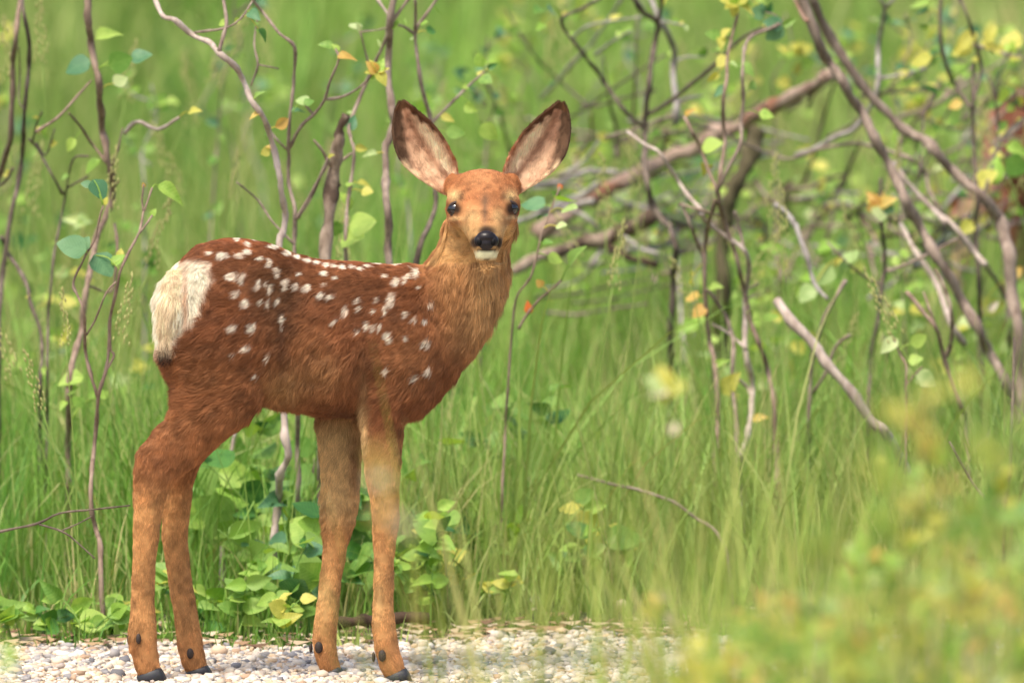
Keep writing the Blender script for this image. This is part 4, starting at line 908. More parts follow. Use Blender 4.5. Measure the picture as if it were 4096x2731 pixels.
for (u, v, s, k) in ((300, 1390, 110, 'bright'), (60, 1420, 110, 'blue'), (320, 1450, 80, 'pale'), (130, 1500, 70, 'dark'), (250, 1300, 26, 'red'), (230, 1360, 50, 'green'), (260, 1570, 50, 'pale')): k4.leaf(*R1([(u, v)])[0], s, k)
for (u, v, s, k) in ((30, 750, 50, 'red'), (220, 410, 70, 'bright'), (350, 380, 100, 'green'), (160, 290, 44, 'green'), (110, 580, 40, 'orange')): k4.leaf(*R3([(u, v)])[0], s, k)
# leaning poles
l_ = Shrub('leaning_stem', 'slimmer of two long smooth grey stems leaning over beside the hidden fawn', 'stem', 1.9, M_BARK, wob=.06, seed=42)
l_.stem(R2([(180, -60), (200, 0), (300, 280), (380, 420), (480, 580), (590, 760), (700, 950), (800, 1150), (900, 1350)]) + R4([(920, 0), (1020, 200), (1130, 380), (1220, 540), (1330, 720), (1420, 900), (1500, 1060), (1590, 1220), (1690, 1440), (1760, 1600)]), 38, 44, 'stem', ground=True)
l_.stem(R4([(1280, 270), (1050, 390), (900, 460), (790, 495)]), 11, 14); l_.stem(R2([(140, -10), (200, 110), (235, 150)]), 14, 16, mat=M_LOG)
l2 = Shrub('leaning_stem', 'thicker of two long grey-pink stems, kinked, leaning across in front of the hidden fawn', 'stem', 2.15, M_BARKP, wob=.06, seed=44)
l2.stem(R2([(230, -60), (260, 0), (400, 270), (530, 470), (700, 700), (850, 850), (1000, 950), (1120, 1040), (1220, 1170), (1330, 1270), (1450, 1360), (1540, 1500)]) + R4([(1560, 120), (1620, 280), (1640, 400), (1650, 600), (1700, 900)]), 34, 58, 'stem', M_BARK, ground=True, knob=.3)
l2.stem(R2([(830, 1130), (900, 1230), (1000, 1350), (1120, 1470), (1200, 1560)]) + R4([(1150, 100), (1280, 210), (1400, 370), (1470, 450)]), 20, 24)
l2.stem(R4([(880, 170), (1000, 380), (1120, 560), (1180, 700), (1230, 860), (1330, 1000)]), 22, 26)
m_ = Shrub('cut_pole', 'pale cut pole with a bare sawn end leaning in the grass', 'pole', 1.5, M_BARKP, wob=.03, seed=47)
m_.stem(R4([(20, 705), (150, 870), (300, 1040), (400, 1170), (560, 1370), (700, 1560)]) + R5([(1190, 600), (1270, 740), (1340, 860)]), 38, 42, 'stem', ground=True, knob=.15)
n_s = Shrub('shrub', 'thin dark upright stem with two side twigs beside the cut pole', 'shrub', 2.0, M_BARKD, wob=.06, seed=49)
n_s.stem(R4([(745, -150), (740, 0), (750, 170), (770, 350), (770, 500), (740, 650), (720, 850), (690, 1000), (670, 1200)]), 13, 24, 'stem', ground=True)
n_s.stem(R4([(370, 290), (500, 430), (640, 540), (745, 592)]), 9, 13, mat=M_BARK); n_s.stem(R4([(775, 500), (900, 460), (1000, 415)]), 12, 10, mat=M_BARK)
for (u, v, s, k) in ((540, 390, 84, 'pale'), (590, 470, 80, 'pale'), (350, 530, 110, 'pale'), (450, 425, 40, 'yellow'), (850, 420, 50, 'bright'), (905, 370, 44, 'bright'), (230, 650, 90, 'pale')): n_s.leaf(*R4([(u, v)])[0], s, k)
n_s.tuft(*R4([(730, 40)])[0], 7, 70, ['orange', 'yellow', 'blue', 'pale'])
o_s = Shrub('shrub', 'reddish forked dead stems below the slimmer leaning stem', 'shrub', 1.6, M_BARKR, wob=.05, seed=51)
o_s.stem(R4([(920, 640), (1050, 790), (1130, 890), (1170, 1050), (1230, 1230), (1300, 1430), (1340, 1560)]), 17, 22, 'stem', ground=True)
o_s.stem(R4([(1120, 480), (1200, 640), (1240, 800), (1230, 1000), (1190, 1120)]), 12, 18, mat=M_DEAD); o_s.stem(R4([(1040, 640), (1130, 885)]), 8, 13)
o_s.stem(R5([(1430, 830), (1540, 680), (1600, 590)]), 10, 8)
p_s = Shrub('shrub', 'grey forked dead twigs crossing the cut pole', 'shrub', 1.75, M_BARK, wob=.05, seed=53)
p_s.stem(R4([(500, 560), (430, 680), (350, 820), (300, 980), (270, 1100), (250, 1300), (240, 1560)]), 16, 15, 'stem', ground=True)
p_s.stem(R4([(530, 940), (430, 1020), (360, 1200), (270, 1345)]), 14, 13); p_s.stem(R4([(150, 170), (230, 400), (270, 560), (370, 690)]), 22, 16, mat=M_BARKG)
p_s.stem(R4([(0, 30), (100, 100), (150, 180)]), 24, 22, mat=M_BARKG)
q_s = Shrub('sprig', 'short sprig with pale folded leaves standing before the leaning stems', 'sprig', 1.3, M_BARKR, wob=.03, seed=55)
q_s.stem(R4([(830, 950), (880, 1080), (920, 1150), (920, 1300), (920, 1530)]), 9, 13, 'stem', ground=True)
q_s.stem(R4([(1035, 1160), (960, 1240), (920, 1290)]), 7, 8)
for (u, v, s, k) in ((800, 1010, 84, 'pale'), (1010, 975, 74, 'bright'), (1060, 1250, 94, 'pale'), (985, 1110, 60, 'bright')): q_s.leaf(*R4([(u, v)])[0], s, k)
r_s = Shrub('shrub', 'dark leafy shrub with yellow-green young leaves in front of the hidden fawn', 'shrub', 2.4, M_BARKD, wob=.07, seed=57)
r_s.stem(R2([(1270, -60), (1350, 120), (1390, 250), (1440, 430), (1450, 500), (1420, 600), (1390, 700), (1390, 900), (1400, 1180), (1420, 1400)]) + R4([(1400, 200), (1430, 600)]), 12, 26, 'stem', ground=True)
r_s.stem(R2([(1160, -60), (1160, 250), (1190, 430), (1260, 590), (1370, 750)]), 14, 18); r_s.stem(R2([(1390, 440), (1392, 700)]), 12, 18)
r_s.stem(R2([(1742, 410), (1600, 370), (1480, 340), (1390, 320)]), 12, 15, mat=M_BARKP); r_s.stem(R2([(1490, 520), (1540, 700), (1560, 900), (1540, 1080), (1480, 1300), (1420, 1420)]), 9, 16)
r_s.stem(R2([(1680, 650), (1600, 720), (1560, 760)]), 8, 9); r_s.stem(R2([(1742, 820), (1640, 900), (1560, 1010)]), 10, 12)
r_s.stem(R2([(1130, 660), (1050, 790), (1040, 950)]) + R2([(1010, 1250)]), 9, 12)
for (u, v, s, k) in ((1660, 280, 100, 'yellow'), (1330, 290, 120, 'yellow'), (1310, 350, 90, 'yellow'), (1020, 420, 100, 'yellow'), (1300, 470, 80, 'bright'), (1090, 620, 80, 'dark'), (1060, 150, 120, 'green'), (1020, 80, 80, 'dark'), (1010, 30, 90, 'bright'), (1650, 765, 70, 'pale'), (1600, 660, 70, 'bright'), (1720, 690, 70, 'yellow'), (1700, 1040, 100, 'bright'), (1540, 1180, 130, 'bright'), (1480, 1240, 100, 'yellow'), (1690, 1160, 100, 'green'), (1510, 230, 70, 'yellow'), (1260, 730, 60, 'orange')): r_s.leaf(*R2([(u, v)])[0], s, k)
for (u, v, s, k) in ((1340, 190, 80, 'yellow'), (1720, 90, 36, 'bright'), (1330, 420, 50, 'pale'), (1530, 740, 60, 'dry'), (1690, 500, 70, 'orange'), (1480, 840, 80, 'bright'), (1700, 720, 110, 'bright')): r_s.leaf(*R4([(u, v)])[0], s, k)
r_s.auto(26, 56, ['bright', 'yellow', 'green'], .1, .9)
s_s = Shrub('shrub', 'bare brown stems standing in the lower brush past the cut pole', 'shrub', 0.9, M_BARKD, wob=.05, seed=61)
s_s.stem(R5([(1690, 240), (1680, 600), (1660, 850), (1650, 1050), (1660, 1200)]), 11, 20, 'stem', ground=True); s_s.stem(R5([(1440, 640), (1530, 800), (1600, 880), (1650, 930)]), 9, 13)
t_s = Shrub('dead_branch', 'thin dead branch slanting down through the grass before the bare clump', 'branch', 1.2, M_BARK, wob=.03, seed=63)
t_s.stem(R8([(250, 235), (430, 280), (560, 310), (700, 360), (800, 430), (900, 500), (960, 620)]), 10, 17, 'stem', ground=True)
u_s = Shrub('dead_branch', 'thin forked dead branch lying in the grass behind the hind legs', 'branch', 0.22, M_BARKD, wob=.02, seed=65)
u_s.stem(L8([(500, 885), (360, 900), (230, 915), (140, 955), (0, 985), (-80, 1000)]), 6, 12, 'stem'); u_s.stem(L8([(365, 1090), (290, 1020), (240, 985), (150, 958)]), 6, 9); u_s.stem(L8([(355, 925), (300, 955), (240, 980)]), 5, 7)
u_s.stem(L8([(-80, 1000), (-160, 1200)]), 12, 14, ground=True)
v_s = Shrub('fallen_branch', 'short dark rotten branch lying on the gravel rim between the front legs', 'branch', 0.52, M_ROT, wob=.01, seed=67)
v_s.stem([(1350, 2494), (1430, 2486), (1500, 2474), (1620, 2470), (1720, 2462)], 44, 50, 'stem', knob=.5)
w_s = Shrub('dead_sapling', 'peeling whitish dead sapling stem standing between the hind and front legs', 'stem', 1.1, M_BARKP, wob=.03, seed=69)
w_s.stem([(945, 1700), (925, 1800), (915, 1900), (920, 1980), (905, 2080), (890, 2200)], 16, 30, 'stem', ground=True, knob=.4)
# tangle of thin bare twigs in the mid brush
x_s = Shrub('thicket', 'tangle of thin grey dead twigs in the brush around the fallen log', 'thicket', 3.5, M_BARKG, wob=.25, seed=71)
R = random.Random(4)
for q in range(84):
    x0 = R.uniform(2050, 4000); y0 = R.uniform(380, 1250); an = R.gauss(0.3, .7); ln = R.uniform(160, 520)
    pts = [(x0 + ln * t * math.cos(an) + R.uniform(-18, 18), y0 - ln * t * math.sin(an) + R.uniform(-18, 18) - 60 * t * t) for t in (0, .3, .6, 1)][::-1]
    x_s.stem(pts, R.uniform(6, 11), R.uniform(10, 20), ground=False, mat=R.choice([M_BARKG, M_BARK, M_BARKD, M_DEAD]))
for q in range(44):
    lo = q % 2; x0 = R.uniform(2050, 2900) if lo else R.uniform(2850, 3700); y0 = R.uniform(700, 1020); an = R.gauss(.2, .5) if lo else R.gauss(-.2, .6); ln = R.uniform(160, 420)
    x_s.stem([(x0 + ln * t * math.cos(an) + R.uniform(-22, 22), y0 - ln * t * math.sin(an) + R.uniform(-22, 22)) for t in (1, .7, .35, 0)], R.uniform(8, 13), R.uniform(14, 26), mat=R.choice([M_BARKG, M_BARK, M_DEAD, M_ROT]))
x_s.stem([(2700, 900), (2720, 1200), (2740, 1500)], 12, 18, 'stem', ground=True)
x_s.auto(280, 46, ['bright', 'green', 'yellow', 'green', 'pale', 'dark'], 0, 1)

# background saplings: leafy stems further off
def sapling(px, py_top, y, n, kinds, label, group, size=60, mat=M_BARK, seed=1, w=10):
    s = Shrub('sapling', label, 'sapling', y, mat, group, .05, seed); R = s.rnd; gy_ = 0
    pts = [(px + R.uniform(-30, 30) * k, py_top + k * 130) for k in range(4)]
    s.stem(pts, w * .6, w * 1.4, 'stem', ground=True)
    for _ in range(3):
        k = R.uniform(0, 2.5); x0, y0 = px, py_top + k * 130; dx = R.choice((-1, 1)) * R.uniform(60, 160)
        s.stem([(x0 + dx, y0 - R.uniform(40, 140)), (x0 + dx * .5, y0 - R.uniform(10, 60)), (x0, y0)], w * .4, w * .7)
    s.auto(n, size, kinds, 0, .7); return s
R = random.Random(12)
for q in range(34):
    sapling(R.uniform(-100, 4200), R.uniform(-80, 520), R.uniform(3.2, 9), 20, *R.choice([(['green', 'bright'], 'spindly green-leaved sapling in the far meadow grass', 'green saplings in the far meadow'), (['yellow', 'bright'], 'spindly yellow-leaved sapling in the far meadow grass', 'yellow saplings in the far meadow'), (['blue', 'green'], 'spindly bluish-leaved sapling in the far meadow grass', 'bluish saplings in the far meadow')]), 60, R.choice([M_BARK, M_BARKR, M_BARKG]), 100 + q)

def herb(x, y, n, size, kinds, h, seed, label, group, name='leafy_plant', cat='plant'):
    s = Shrub(name, label, cat, y, LEAF['green'], group, 0, seed); R = random.Random(seed)
    s.root = empty(name, (x, y, 0)); tag(s.root, label, cat, group)
    m = max(2, n // 7)
    for k in range(m):
        a = R.uniform(0, 6.28); rr = h * R.uniform(.1, .7); hh = h * R.uniform(.4, 1.0)
        C = catmull([np.array((x, y, -.01)), np.array((x + rr * .4 * math.cos(a), y + rr * .4 * math.sin(a), hh * .6)), np.array((x + rr * math.cos(a), y + rr * math.sin(a), hh))], 4)
        V, F = tube_arrays(C, np.linspace(.0016, .0008, len(C)), 5); link('stem', mesh('stem', V, F), s.root, LEAF['green']); s.pl.append((C, None))
    for k in range(n):
        C, _ = s.pl[k % m]; i = R.randrange(3, len(C)); a = R.uniform(0, 6.28)
        d = np.array((math.cos(a), math.sin(a), R.uniform(-.15, .7))); s._put(C[i], d / np.linalg.norm(d), size * R.uniform(.6, 1.2), R.choice(kinds), .7)
    return s
R = random.Random(77)
for q in range(26):                       # loose leafy bushes of the middle brush
    y = R.uniform(2.6, 7.5); px = R.uniform(1900, 4200) if q % 3 else R.uniform(-50, 1700)
    hh = R.uniform(.22, .5)
    yl = R.random() < .45
    herb(float(P(px, 1400, y)[0]), y, 34, .034, ['yellow', 'bright', 'pale'] if yl else ['green', 'bright', 'green', 'dark'], hh, 500 + q, 'loose yellow-leaved forb among the meadow grass and dead twigs' if yl else 'loose green-leaved forb among the meadow grass and dead twigs', 'yellow-leaved forbs in the brush' if yl else 'green-leaved forbs in the brush', 'meadow_forb', 'forb')
# low leafy plants at the gravel rim
R = random.Random(5)
spots = [(1130, .55, 26, .045, .16), (1180, .7, 24, .05, .2), (1010, .6, 22, .034, .12), (1080, .45, 18, .03, .08), (1320, .62, 22, .045, .16), (1230, .95, 18, .07, .26), (1640, .62, 26, .036, .14), (1720, .55, 20, .03, .1), (1560, .7, 20, .04, .15), (1800, .7, 22, .04, .16), (820, .5, 18, .03, .08), (600, .5, 16, .04, .1), (350, .42, 18, .035, .08), (200, .45, 16, .03, .07), (60, .4, 16, .035, .1), (460, .45, 14, .03, .06), (2000, .62, 18, .03, .08), (1050, 1.0, 20, .06, .24), (1420, .8, 20, .05, .18), (2080, 1.0, 20, .05, .2), (1900, .95, 20, .05, .18), (960, .5, 16, .035, .09), (2300, .8, 18, .04, .14), (2500, .9, 18, .05, .18)]
for q, (px, dy, n, size, hh) in enumerate(spots):
    y = float(edge_y((px - 2048) * pxm(.4))) + dy - .33; x = float(P(px, 2400, y)[0])
    kk, adj = R.choice([(['green', 'bright'], 'fresh green'), (['green', 'dark', 'bright'], 'mixed dark and light green'), (['green', 'blue'], 'bluish green'), (['bright', 'yellow', 'green'], 'yellowing')])
    herb(x, y, n, size, kk, hh, 200 + q, 'low plant with broad %s leaves along the gravel rim' % adj, adj + ' plants along the gravel rim')
for q, (px, y) in enumerate(((1195, .95), (1290, 1.05), (1120, 1.15), (1060, 1.3), (2180, 1.6))):
    herb(float(P(px, 2400, y)[0]), y, 22, .046, ['green', 'dark', 'green'], .3, 260 + q, 'dark broad-leaved plant in the shade below the fawn\'s belly' if px < 1500 else 'dark broad-leaved plant behind the fawn\'s chest', 'dark leafy plants' if px < 1500 else None)

# grass stalks with seed heads
def seed_meshes():
    out = []
    for v in range(3):
        R = np.random.default_rng(40 + v); V, F, c = [], [], []
        for k in range(46):
            t = k / 46; r = .011 * (1 - t) ** .6 * R.uniform(.3, 1) + .0012; a = R.uniform(0, 6.28)
            p = np.array((r * math.cos(a), r * math.sin(a), .09 * t)); vv, ff = blob((0, 0, 0), (.0014, .0014, .0034), 6)
            o = len(V); V += [p + q for q in vv]; F += [tuple(i + o for i in q) for q in ff]
        V = np.array(V); col = np.tile(s2l((196, 194, 128)), (len(V), 1)) * R.uniform(.8, 1.1, (len(V), 1)); me = mesh('seed_head', V, F, True, col); me.materials.append(M_SEED); out.append(me)
    return out
SEEDS = seed_meshes()
def stalk(px, py, y, seed, group, label, lean=0.0, big=1.0):
    R = random.Random(seed); top = P(px, py, y); bx = top[0] + lean + R.uniform(-.04, .04)
    r = empty('grass_stalk', (bx, y, 0)); tag(r, label, 'grass stalk', group)
    C = catmull([np.array((bx, y, -.01)), np.array((bx + (top[0] - bx) * .25, y, top[2] * .5)), top], 6)
    V, F = tube_arrays(C, np.linspace(.0014, .0007, len(C)) * big, 5)
    me = mesh('stalk', V, F, True, np.tile(s2l((150, 176, 88)), (len(V), 1))); link('stalk', me, r, M_GRASS)
    o = bpy.data.objects.new('seed_head', SEEDS[seed % 3]); COL.objects.link(o); o.parent = r
    o.location = Vector(top) - r.location; dv = Vector(C[-1] - C[-3]).normalized(); o.rotation_mode = 'QUATERNION'; o.rotation_quaternion = dv.to_track_quat('Z', 'Y'); s = R.uniform(.7, 1.1) * big; o.scale = (s, s, s)
R = random.Random(21)
for q, (px, py, y, ln) in enumerate(((265, 1380, .6, .01), (480, 1370, .7, -.03), (170, 1640, .6, .02), (600, 1060, 1.4, -.05), (440, 830, 1.2, 0), (170, 250, 1.8, .05), (30, 330, 2, .03), (500, 400, 2.4, -.08), (840, 330, 3, -.2), (930, 800, 2, 0), (3130, 950, 1.6, 0), (3140, 1100, 1.8, .02), (2450, 1150, 1.3, -.06), (3590, 1350, 1.2, .1), (3350, 1450, 1.7, -.05), (2200, 320, 4, 0), (2260, 250, 4.2, .05), (2420, 900, 2, .02), (3420, 1010, 2.2, .05), (60, 1500, 1, .1))):
    stalk(px, py, y, 300 + q, 'seed-headed grass stalks', 'grass stalk with a pale seed head rising above the meadow grass', ln, 1.0 + .12 * y)

R = random.Random(91)
for q in range(44):
    y = R.uniform(1.0, 5.5); stalk(R.uniform(-40, 4100), 1450 - 190 * y + R.uniform(-260, 300), y, 340 + q, 'seed-headed grass stalks', 'grass stalk with a pale seed head rising above the meadow grass', R.uniform(-.1, .1), 1.0 + .12 * y)

# ------------------------------------------------------------------ sibling fawn grazing behind the leaning stems
SY = 5.0
def s4(rows, seg=16): return loft([((a / 1.7415, b / 1.7415), (c / 1.7415, d / 1.7415), SY + dp, hd) for a, b, c, d, dp, hd in rows], seg)
sp = [s4([(x, t, x, b, 0, hd) for x, t, b, hd in ((3935, 560, 660, .03), (3955, 450, 720, .05), (4000, 390, 780, .068), (4070, 350, 810, .078), (4160, 345, 830, .084), (4300, 370, 840, .086), (4450, 370, 830, .085), (4560, 360, 820, .08), (4650, 400, 760, .06), (4690, 470, 680, .03))]),
      s4([(3960, 500, 4080, 800, 0, .05), (3920, 640, 4030, 850, -.02, .045), (3870, 760, 3980, 900, -.04, .04), (3830, 830, 3930, 940, -.06, .036)]),
      s4([(3800, 850, 3930, 880, -.06, .035), (3785, 920, 3915, 930, -.075, .042), (3785, 980, 3900, 990, -.085, .038), (3795, 1050, 3875, 1058, -.095, .028), (3803, 1110, 3858, 1116, -.105, .022), (3810, 1150, 3850, 1154, -.11, .016)]),
      s4([(3990, 780, 4090, 780, -.04, .03), (4010, 950, 4075, 950, -.045, .023), (4020, 1100, 4072, 1100, -.045, .02), (4022, 1250, 4062, 1250, -.045, .016), (4020, 1430, 4062, 1430, -.045, .016), (4018, 1560, 4070, 1560, -.045, .018), (4022, 1662, 4074, 1664, -.045, .015)]),
      s4([(4080, 780, 4170, 780, .04, .03), (4090, 950, 4150, 950, .045, .023), (4096, 1100, 4146, 1100, .045, .02), (4100, 1250, 4140, 1250, .045, .016), (4100, 1430, 4140, 1430, .045, .016), (4098, 1560, 4148, 1560, .045, .018), (4100, 1640, 4150, 1640, .045, .015)]),
      s4([(4480, 700, 4660, 760, -.04, .04), (4540, 900, 4640, 920, -.045, .028), (4590, 1050, 4660, 1060, -.045, .022), (4600, 1250, 4640, 1250, -.045, .016), (4590, 1450, 4632, 1450, -.045, .016), (4590, 1662, 4640, 1664, -.045, .016)]),
      s4([(4400, 700, 4580, 760, .04, .04), (4460, 900, 4560, 920, .045, .028), (4510, 1050, 4580, 1060, .045, .022), (4520, 1250, 4560, 1250, .045, .016), (4510, 1450, 4552, 1450, .045, .016), (4510, 1640, 4560, 1640, .045, .016)])]
sib = empty('fawn', (P(4200, 1650, SY)[0], SY, 0)); tag(sib, 'second fawn, mostly hidden, grazing head-down behind the leaning stems', 'fawn')
sm_ = weld(sp, .007, 6, 'body'); sv, _, _ = arrays(sm_)
def sib_col(V):
    px, py = proj(V); nz = vnoise(V, 30, 3); c = np.tile(s2l((130, 82, 62)), (len(V), 1))
    w = np.clip((px < 3930) * 1.0, 0, 1)[:, None]; c = c * (1 - w) + s2l((196, 158, 130)) * w
    w = (np.exp(-((px - 3960) / 30) ** 2) * (py < 760) * .7)[:, None]; c = c * (1 - w) + s2l((200, 150, 128)) * w
    w = np.clip((py - 1080) / 60, 0, 1)[:, None] * (px < 3930)[:, None]; c = c * (1 - w) + s2l((92, 66, 52)) * w
    return c * (1 + .2 * nz)[:, None]
paint(sm_, sib_col(sv)); link('body', sm_, sib, M_SKIN)
def sib_fur(V, N):
    n = len(V); return np.full(n, .012), np.tile(np.array((.6, 0, -.7)), (n, 1)), np.full(n, .25)
grow('coat', sm_, 40000, sib, sib_col, sib_fur, .0005, 12)
for rows, edge in ((((3800, 905, 3900, 880), (3795, 850, 3905, 840), (3800, 810, 3895, 805), (3825, 780, 3885, 778), (3850, 765, 3872, 765)), 1), (((3800, 925, 3800, 985), (3765, 925, 3770, 985), (3735, 930, 3745, 980), (3715, 945, 3722, 965)), 0)):
    V, cl = [], []
    for a, b, c_, d_ in rows:
        A, B = P(a, b, SY - .07), P(c_, d_, SY - .07); w = np.linalg.norm(B - A)
        for k in range(9):
            s = k / 8; V.append(A + (B - A) * s + np.array((0, w * .3 * (1 - (2 * s - 1) ** 2), 0)))
            cl.append(s2l((236, 220, 204)) if edge and s > .6 else s2l((164, 108, 78)) if edge else s2l((52, 38, 32)) if s > .4 else s2l((150, 92, 60)))
    nr_ = len(rows); F = [(i * 9 + k, i * 9 + k + 1, (i + 1) * 9 + k + 1, (i + 1) * 9 + k) for i in range(nr_ - 1) for k in range(8)]
    V = np.array(V); V2 = V + np.array((0, .004, 0)); n0 = len(V); F = F + [tuple(i + n0 for i in q)[::-1] for q in F]
    link('ear', mesh('ear', np.concatenate([V, V2]), F, True, np.array(cl + cl)), sib, M_SKIN)
for ex, ey in ((3806, 958), (3880, 968)):
    V, F = blob(P(ex, ey, SY - .115), (.011, .009, .011), 14); link('eye', mesh('eye', V, F), sib, M_EYE)
for hx, dp in ((4046, -.045), (4124, .045), (4614, -.045), (4536, .045)):
    c_ = P(hx, 1650, SY + dp); V, F = blob((c_[0] - .005, SY + dp, .013), (.02, .017, .016), 12); V = np.array(V); V[:, 2] = np.maximum(V[:, 2], -.004); link('hoof', mesh('hoof', V, F), sib, M_HOOF)

# ------------------------------------------------------------------ verge on the near side of the path: tall weeds, out of focus
def verge(n, y0, y1, xfun, hl, hh, wl, wh, pal, label, lean=.2, curl=.4):
    y = RNG.uniform(y0, y1, n); x = xfun(n, y); h = RNG.uniform(hl, hh, n); w = RNG.uniform(wl, wh, n)
    c = s2l(np.array(pal))[RNG.integers(0, len(pal), n)] * RNG.uniform(.85, 1.1, (n, 1))
    V, F, cc = blades(n, x, y, h, w, lean, c, -.006, curl)
    tag(link('grass', mesh('grass', V, F, True, cc), mat=M_GRASS), label, 'grass', kind='stuff')
YP = [(196, 200, 104), (182, 194, 92), (206, 200, 124), (168, 190, 80), (214, 196, 130), (156, 184, 74)]
def ramp_x(n, y):                     # thickening toward the brushy end of the verge
    hw = .0452 * (y + 15) ; return hw * (RNG.beta(3.2, 1.1, n) * 1.7 - .55)
YG = [(176, 192, 96), (150, 180, 78), (190, 200, 110), (136, 170, 70), (204, 200, 130)]
verge(1500, -6.0, -2.8, ramp_x, .34, .60, .0025, .007, YP, 'tall yellow-green verge grass on the near side of the path')
verge(1300, -5.0, -2.6, lambda n, y: .0452 * (y + 15) * RNG.uniform(.32, 1.3, n), .36, .66, .0025, .006, YG, 'dense green verge grass below the leafy weeds')
verge(150, -4.6, -3.2, lambda n, y: RNG.uniform(-.06, .45, n), .46, .74, .002, .005, YP, 'sparse taller yellowing verge grass before the gravel', .12, .25)
verge(40, -5.5, -4.5, lambda n, y: RNG.uniform(-.62, -.38, n), .40, .5, .004, .009, YP, 'few verge grass blades at the path opposite the hind legs', .15, .25)
R = random.Random(33)
FW = [(3900, 2150, -4.4), (3700, 2250, -4.0), (3400, 2350, -4.3), (3150, 2450, -4.0), (3950, 1850, -3.8), (3560, 2050, -4.6), (3300, 2250, -4.8), (4050, 2400, -4.2), (3800, 2480, -4.6), (3500, 2550, -4.1), (3250, 2620, -4.4), (2950, 2600, -4.0), (3780, 1980, -5.0), (4080, 2050, -4.9), (3650, 1800, -3.6), (3850, 2300, -5.4), (3450, 2150, -3.4), (3200, 2350, -3.2), (3980, 2560, -5.2), (3000, 2420, -3.3), (2860, 2500, -4.8), (3620, 2400, -3.1), (3380, 2480, -5.6), (4020, 2250, -3.2), (3700, 1600, -6.0), (3960, 1500, -6.5), (3520, 1850, -7.0), (4040, 1750, -6.8), (3300, 2100, -6.6), (3820, 2150, -7.2), (3100, 2300, -6.8), (3620, 2350, -7.0)]
for q, (px, py, y) in enumerate(FW):
    kk, adj = R.choice([(['yellow', 'bright', 'green'], 'yellow-green'), (['yellow', 'bright', 'green'], 'yellow-green'), (['green', 'bright', 'yellow'], 'mostly green'), (['yellow', 'orange', 'bright', 'pale'], 'orange-tinged'), (['yellow', 'orange', 'yellow'], 'orange-tinged'), (['yellow', 'bright', 'pale'], 'pale yellow')])
    s = Shrub('verge_weed', '%s leafy weed with %s stem in the near verge grass' % (adj, 'reddish' if q % 3 == 0 else 'green'), 'weed', y, M_BARKR if q % 3 == 0 else LEAF['green'], '%s weeds of the near verge with %s stems' % (adj, 'reddish' if q % 3 == 0 else 'green'), .04, 400 + q)
    s.stem([(px, py), (px + R.uniform(-40, 40), py + 200), (px + R.uniform(-60, 60), py + 450)], 9, 16, 'stem', ground=True)
    for k in range(4):
        dx = R.uniform(-190, 190); yy = py + R.uniform(60, 420); s.stem([(px + dx, yy - R.uniform(40, 160)), (px + dx * .5, yy - 20), (px, yy + 40)], 6, 9)
    s.auto(24, 88, kk, 0, .9)
s = Shrub('verge_weed', 'single weed with a pale flower-like leaf tuft above the verge grass', 'weed', -3.6, LEAF['green'], None, .03, 431)
s.stem([(2670, 1560), (2680, 1800), (2660, 2100)], 7, 12, 'stem', ground=True); s.tuft(2665, 1555, 7, 90, ['pale', 'dry', 'yellow']); s.auto(12, 90, ['orange', 'yellow', 'dry'], 0, .5)
s = Shrub('verge_weed', 'small yellow-green weed alone at the path opposite the hind hooves', 'weed', -4.6, LEAF['bright'], None, .02, 433)
s.stem([(70, 2600), (60, 2680), (50, 2780)], 8, 12, 'stem', ground=True); s.auto(10, 90, ['bright', 'yellow'], 0, .5)
s = Shrub('verge_weed', 'thin yellowed weed stem reaching up before the front legs', 'weed', -6.5, LEAF['yellow'], None, .02, 434)
s.stem([(1500, 1820), (1540, 1950), (1620, 2200), (1720, 2600)], 9, 14, 'stem', ground=True); s.auto(9, 90, ['yellow', 'orange', 'dry'], 0, .12)

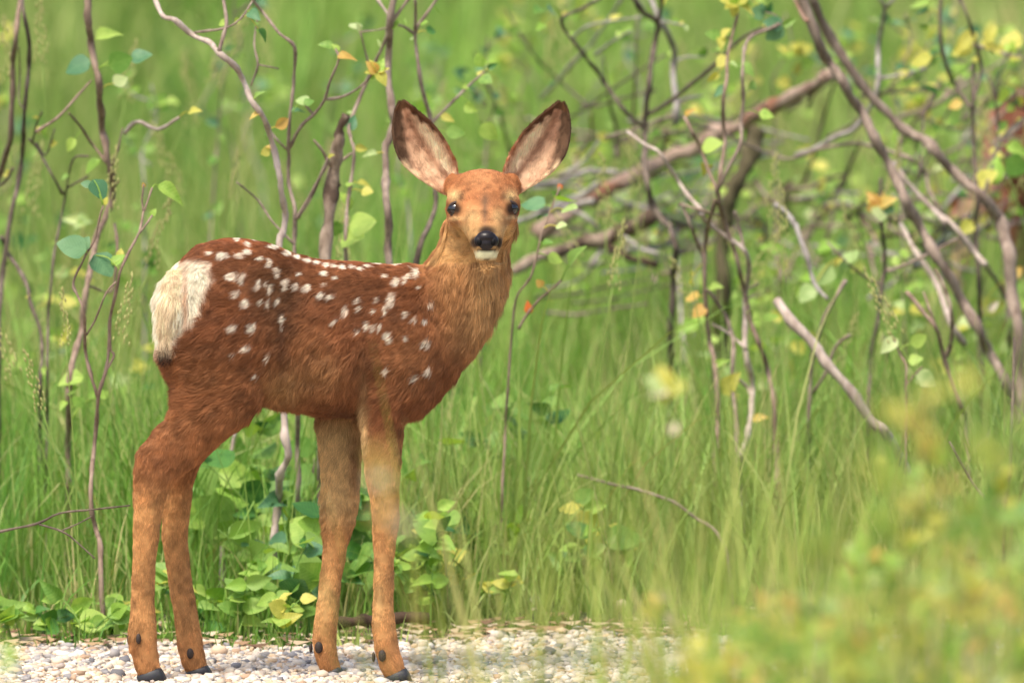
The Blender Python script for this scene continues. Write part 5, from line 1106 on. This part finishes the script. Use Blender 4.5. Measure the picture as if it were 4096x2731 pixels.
# loose stones and litter on the gravel rim
R = random.Random(8)
for q, (px, py, r) in enumerate(((1930, 2425, .016), (880, 2622, .012), (2140, 2412, .009), (1985, 2560, .012), (2480, 2440, .012))):
    # depth where the sight line meets the ground
    d_ = FWD + np.array((1, 0, 0)) * (px - 2048) * K + UP * (1365.5 - py) * K; t_ = -CA[2] / d_[2]; c_ = CA + d_ * t_
    V, F = blob((c_[0], c_[1], r * .5), (r, r * .8, r * .75), 10); V = np.array(V); V += (np.array(V) - np.array((c_[0], c_[1], r * .5))) * (.25 * vnoise(V, 1 / r, q))[:, None]
    lab = ('pale pointed stone on the gravel rim, largest of the loose stones', 'flat pinkish stone at the gravel rim beside the far hind hoof', 'small whitish stone by a weed on the gravel rim', 'rounded pale stone on the gravel before the rim', 'tan stone half hidden by blurred verge grass')[q]
    tag(link('stone', mesh('stone', V, F, True, np.tile(s2l(((226, 212, 198), (224, 196, 166), (236, 226, 212), (214, 200, 186), (210, 190, 162))[q]), (len(V), 1))), mat=M_PEB), lab, 'stone')

# dead leaf litter along the gravel rim: countless scraps
def litter(n):
    x = RNG.uniform(-.75, .75, n); y = edge_y(x) + np.abs(RNG.normal(.06, .14, n)); a = RNG.uniform(0, 6.28, n); L = RNG.uniform(.006, .02, n); t = RNG.uniform(-.5, .5, (n, 2))
    V = []
    for dx, dy in ((-1, 0), (0, -.35), (1, 0), (0, .35)):
        V.append(np.stack([x + L * (dx * np.cos(a) - dy * np.sin(a)), y + L * (dx * np.sin(a) + dy * np.cos(a)), .006 + L * np.abs(t[:, 0] * dx + t[:, 1] * dy)], 1))
    V = np.stack(V, 1).reshape(-1, 3); F = np.arange(4 * n).reshape(-1, 4)
    pal = s2l(np.array([(196, 172, 138), (166, 132, 100), (216, 196, 166), (120, 92, 70), (180, 150, 112)])); c = pal[RNG.integers(0, 5, n)]
    tag(link('leaf_litter', mesh('leaf_litter', V, F, False, np.repeat(c, 4, 0)), mat=M_PEB), 'dry brown leaf and bark scraps strewn along the gravel rim', 'litter', kind='stuff')
litter(800)
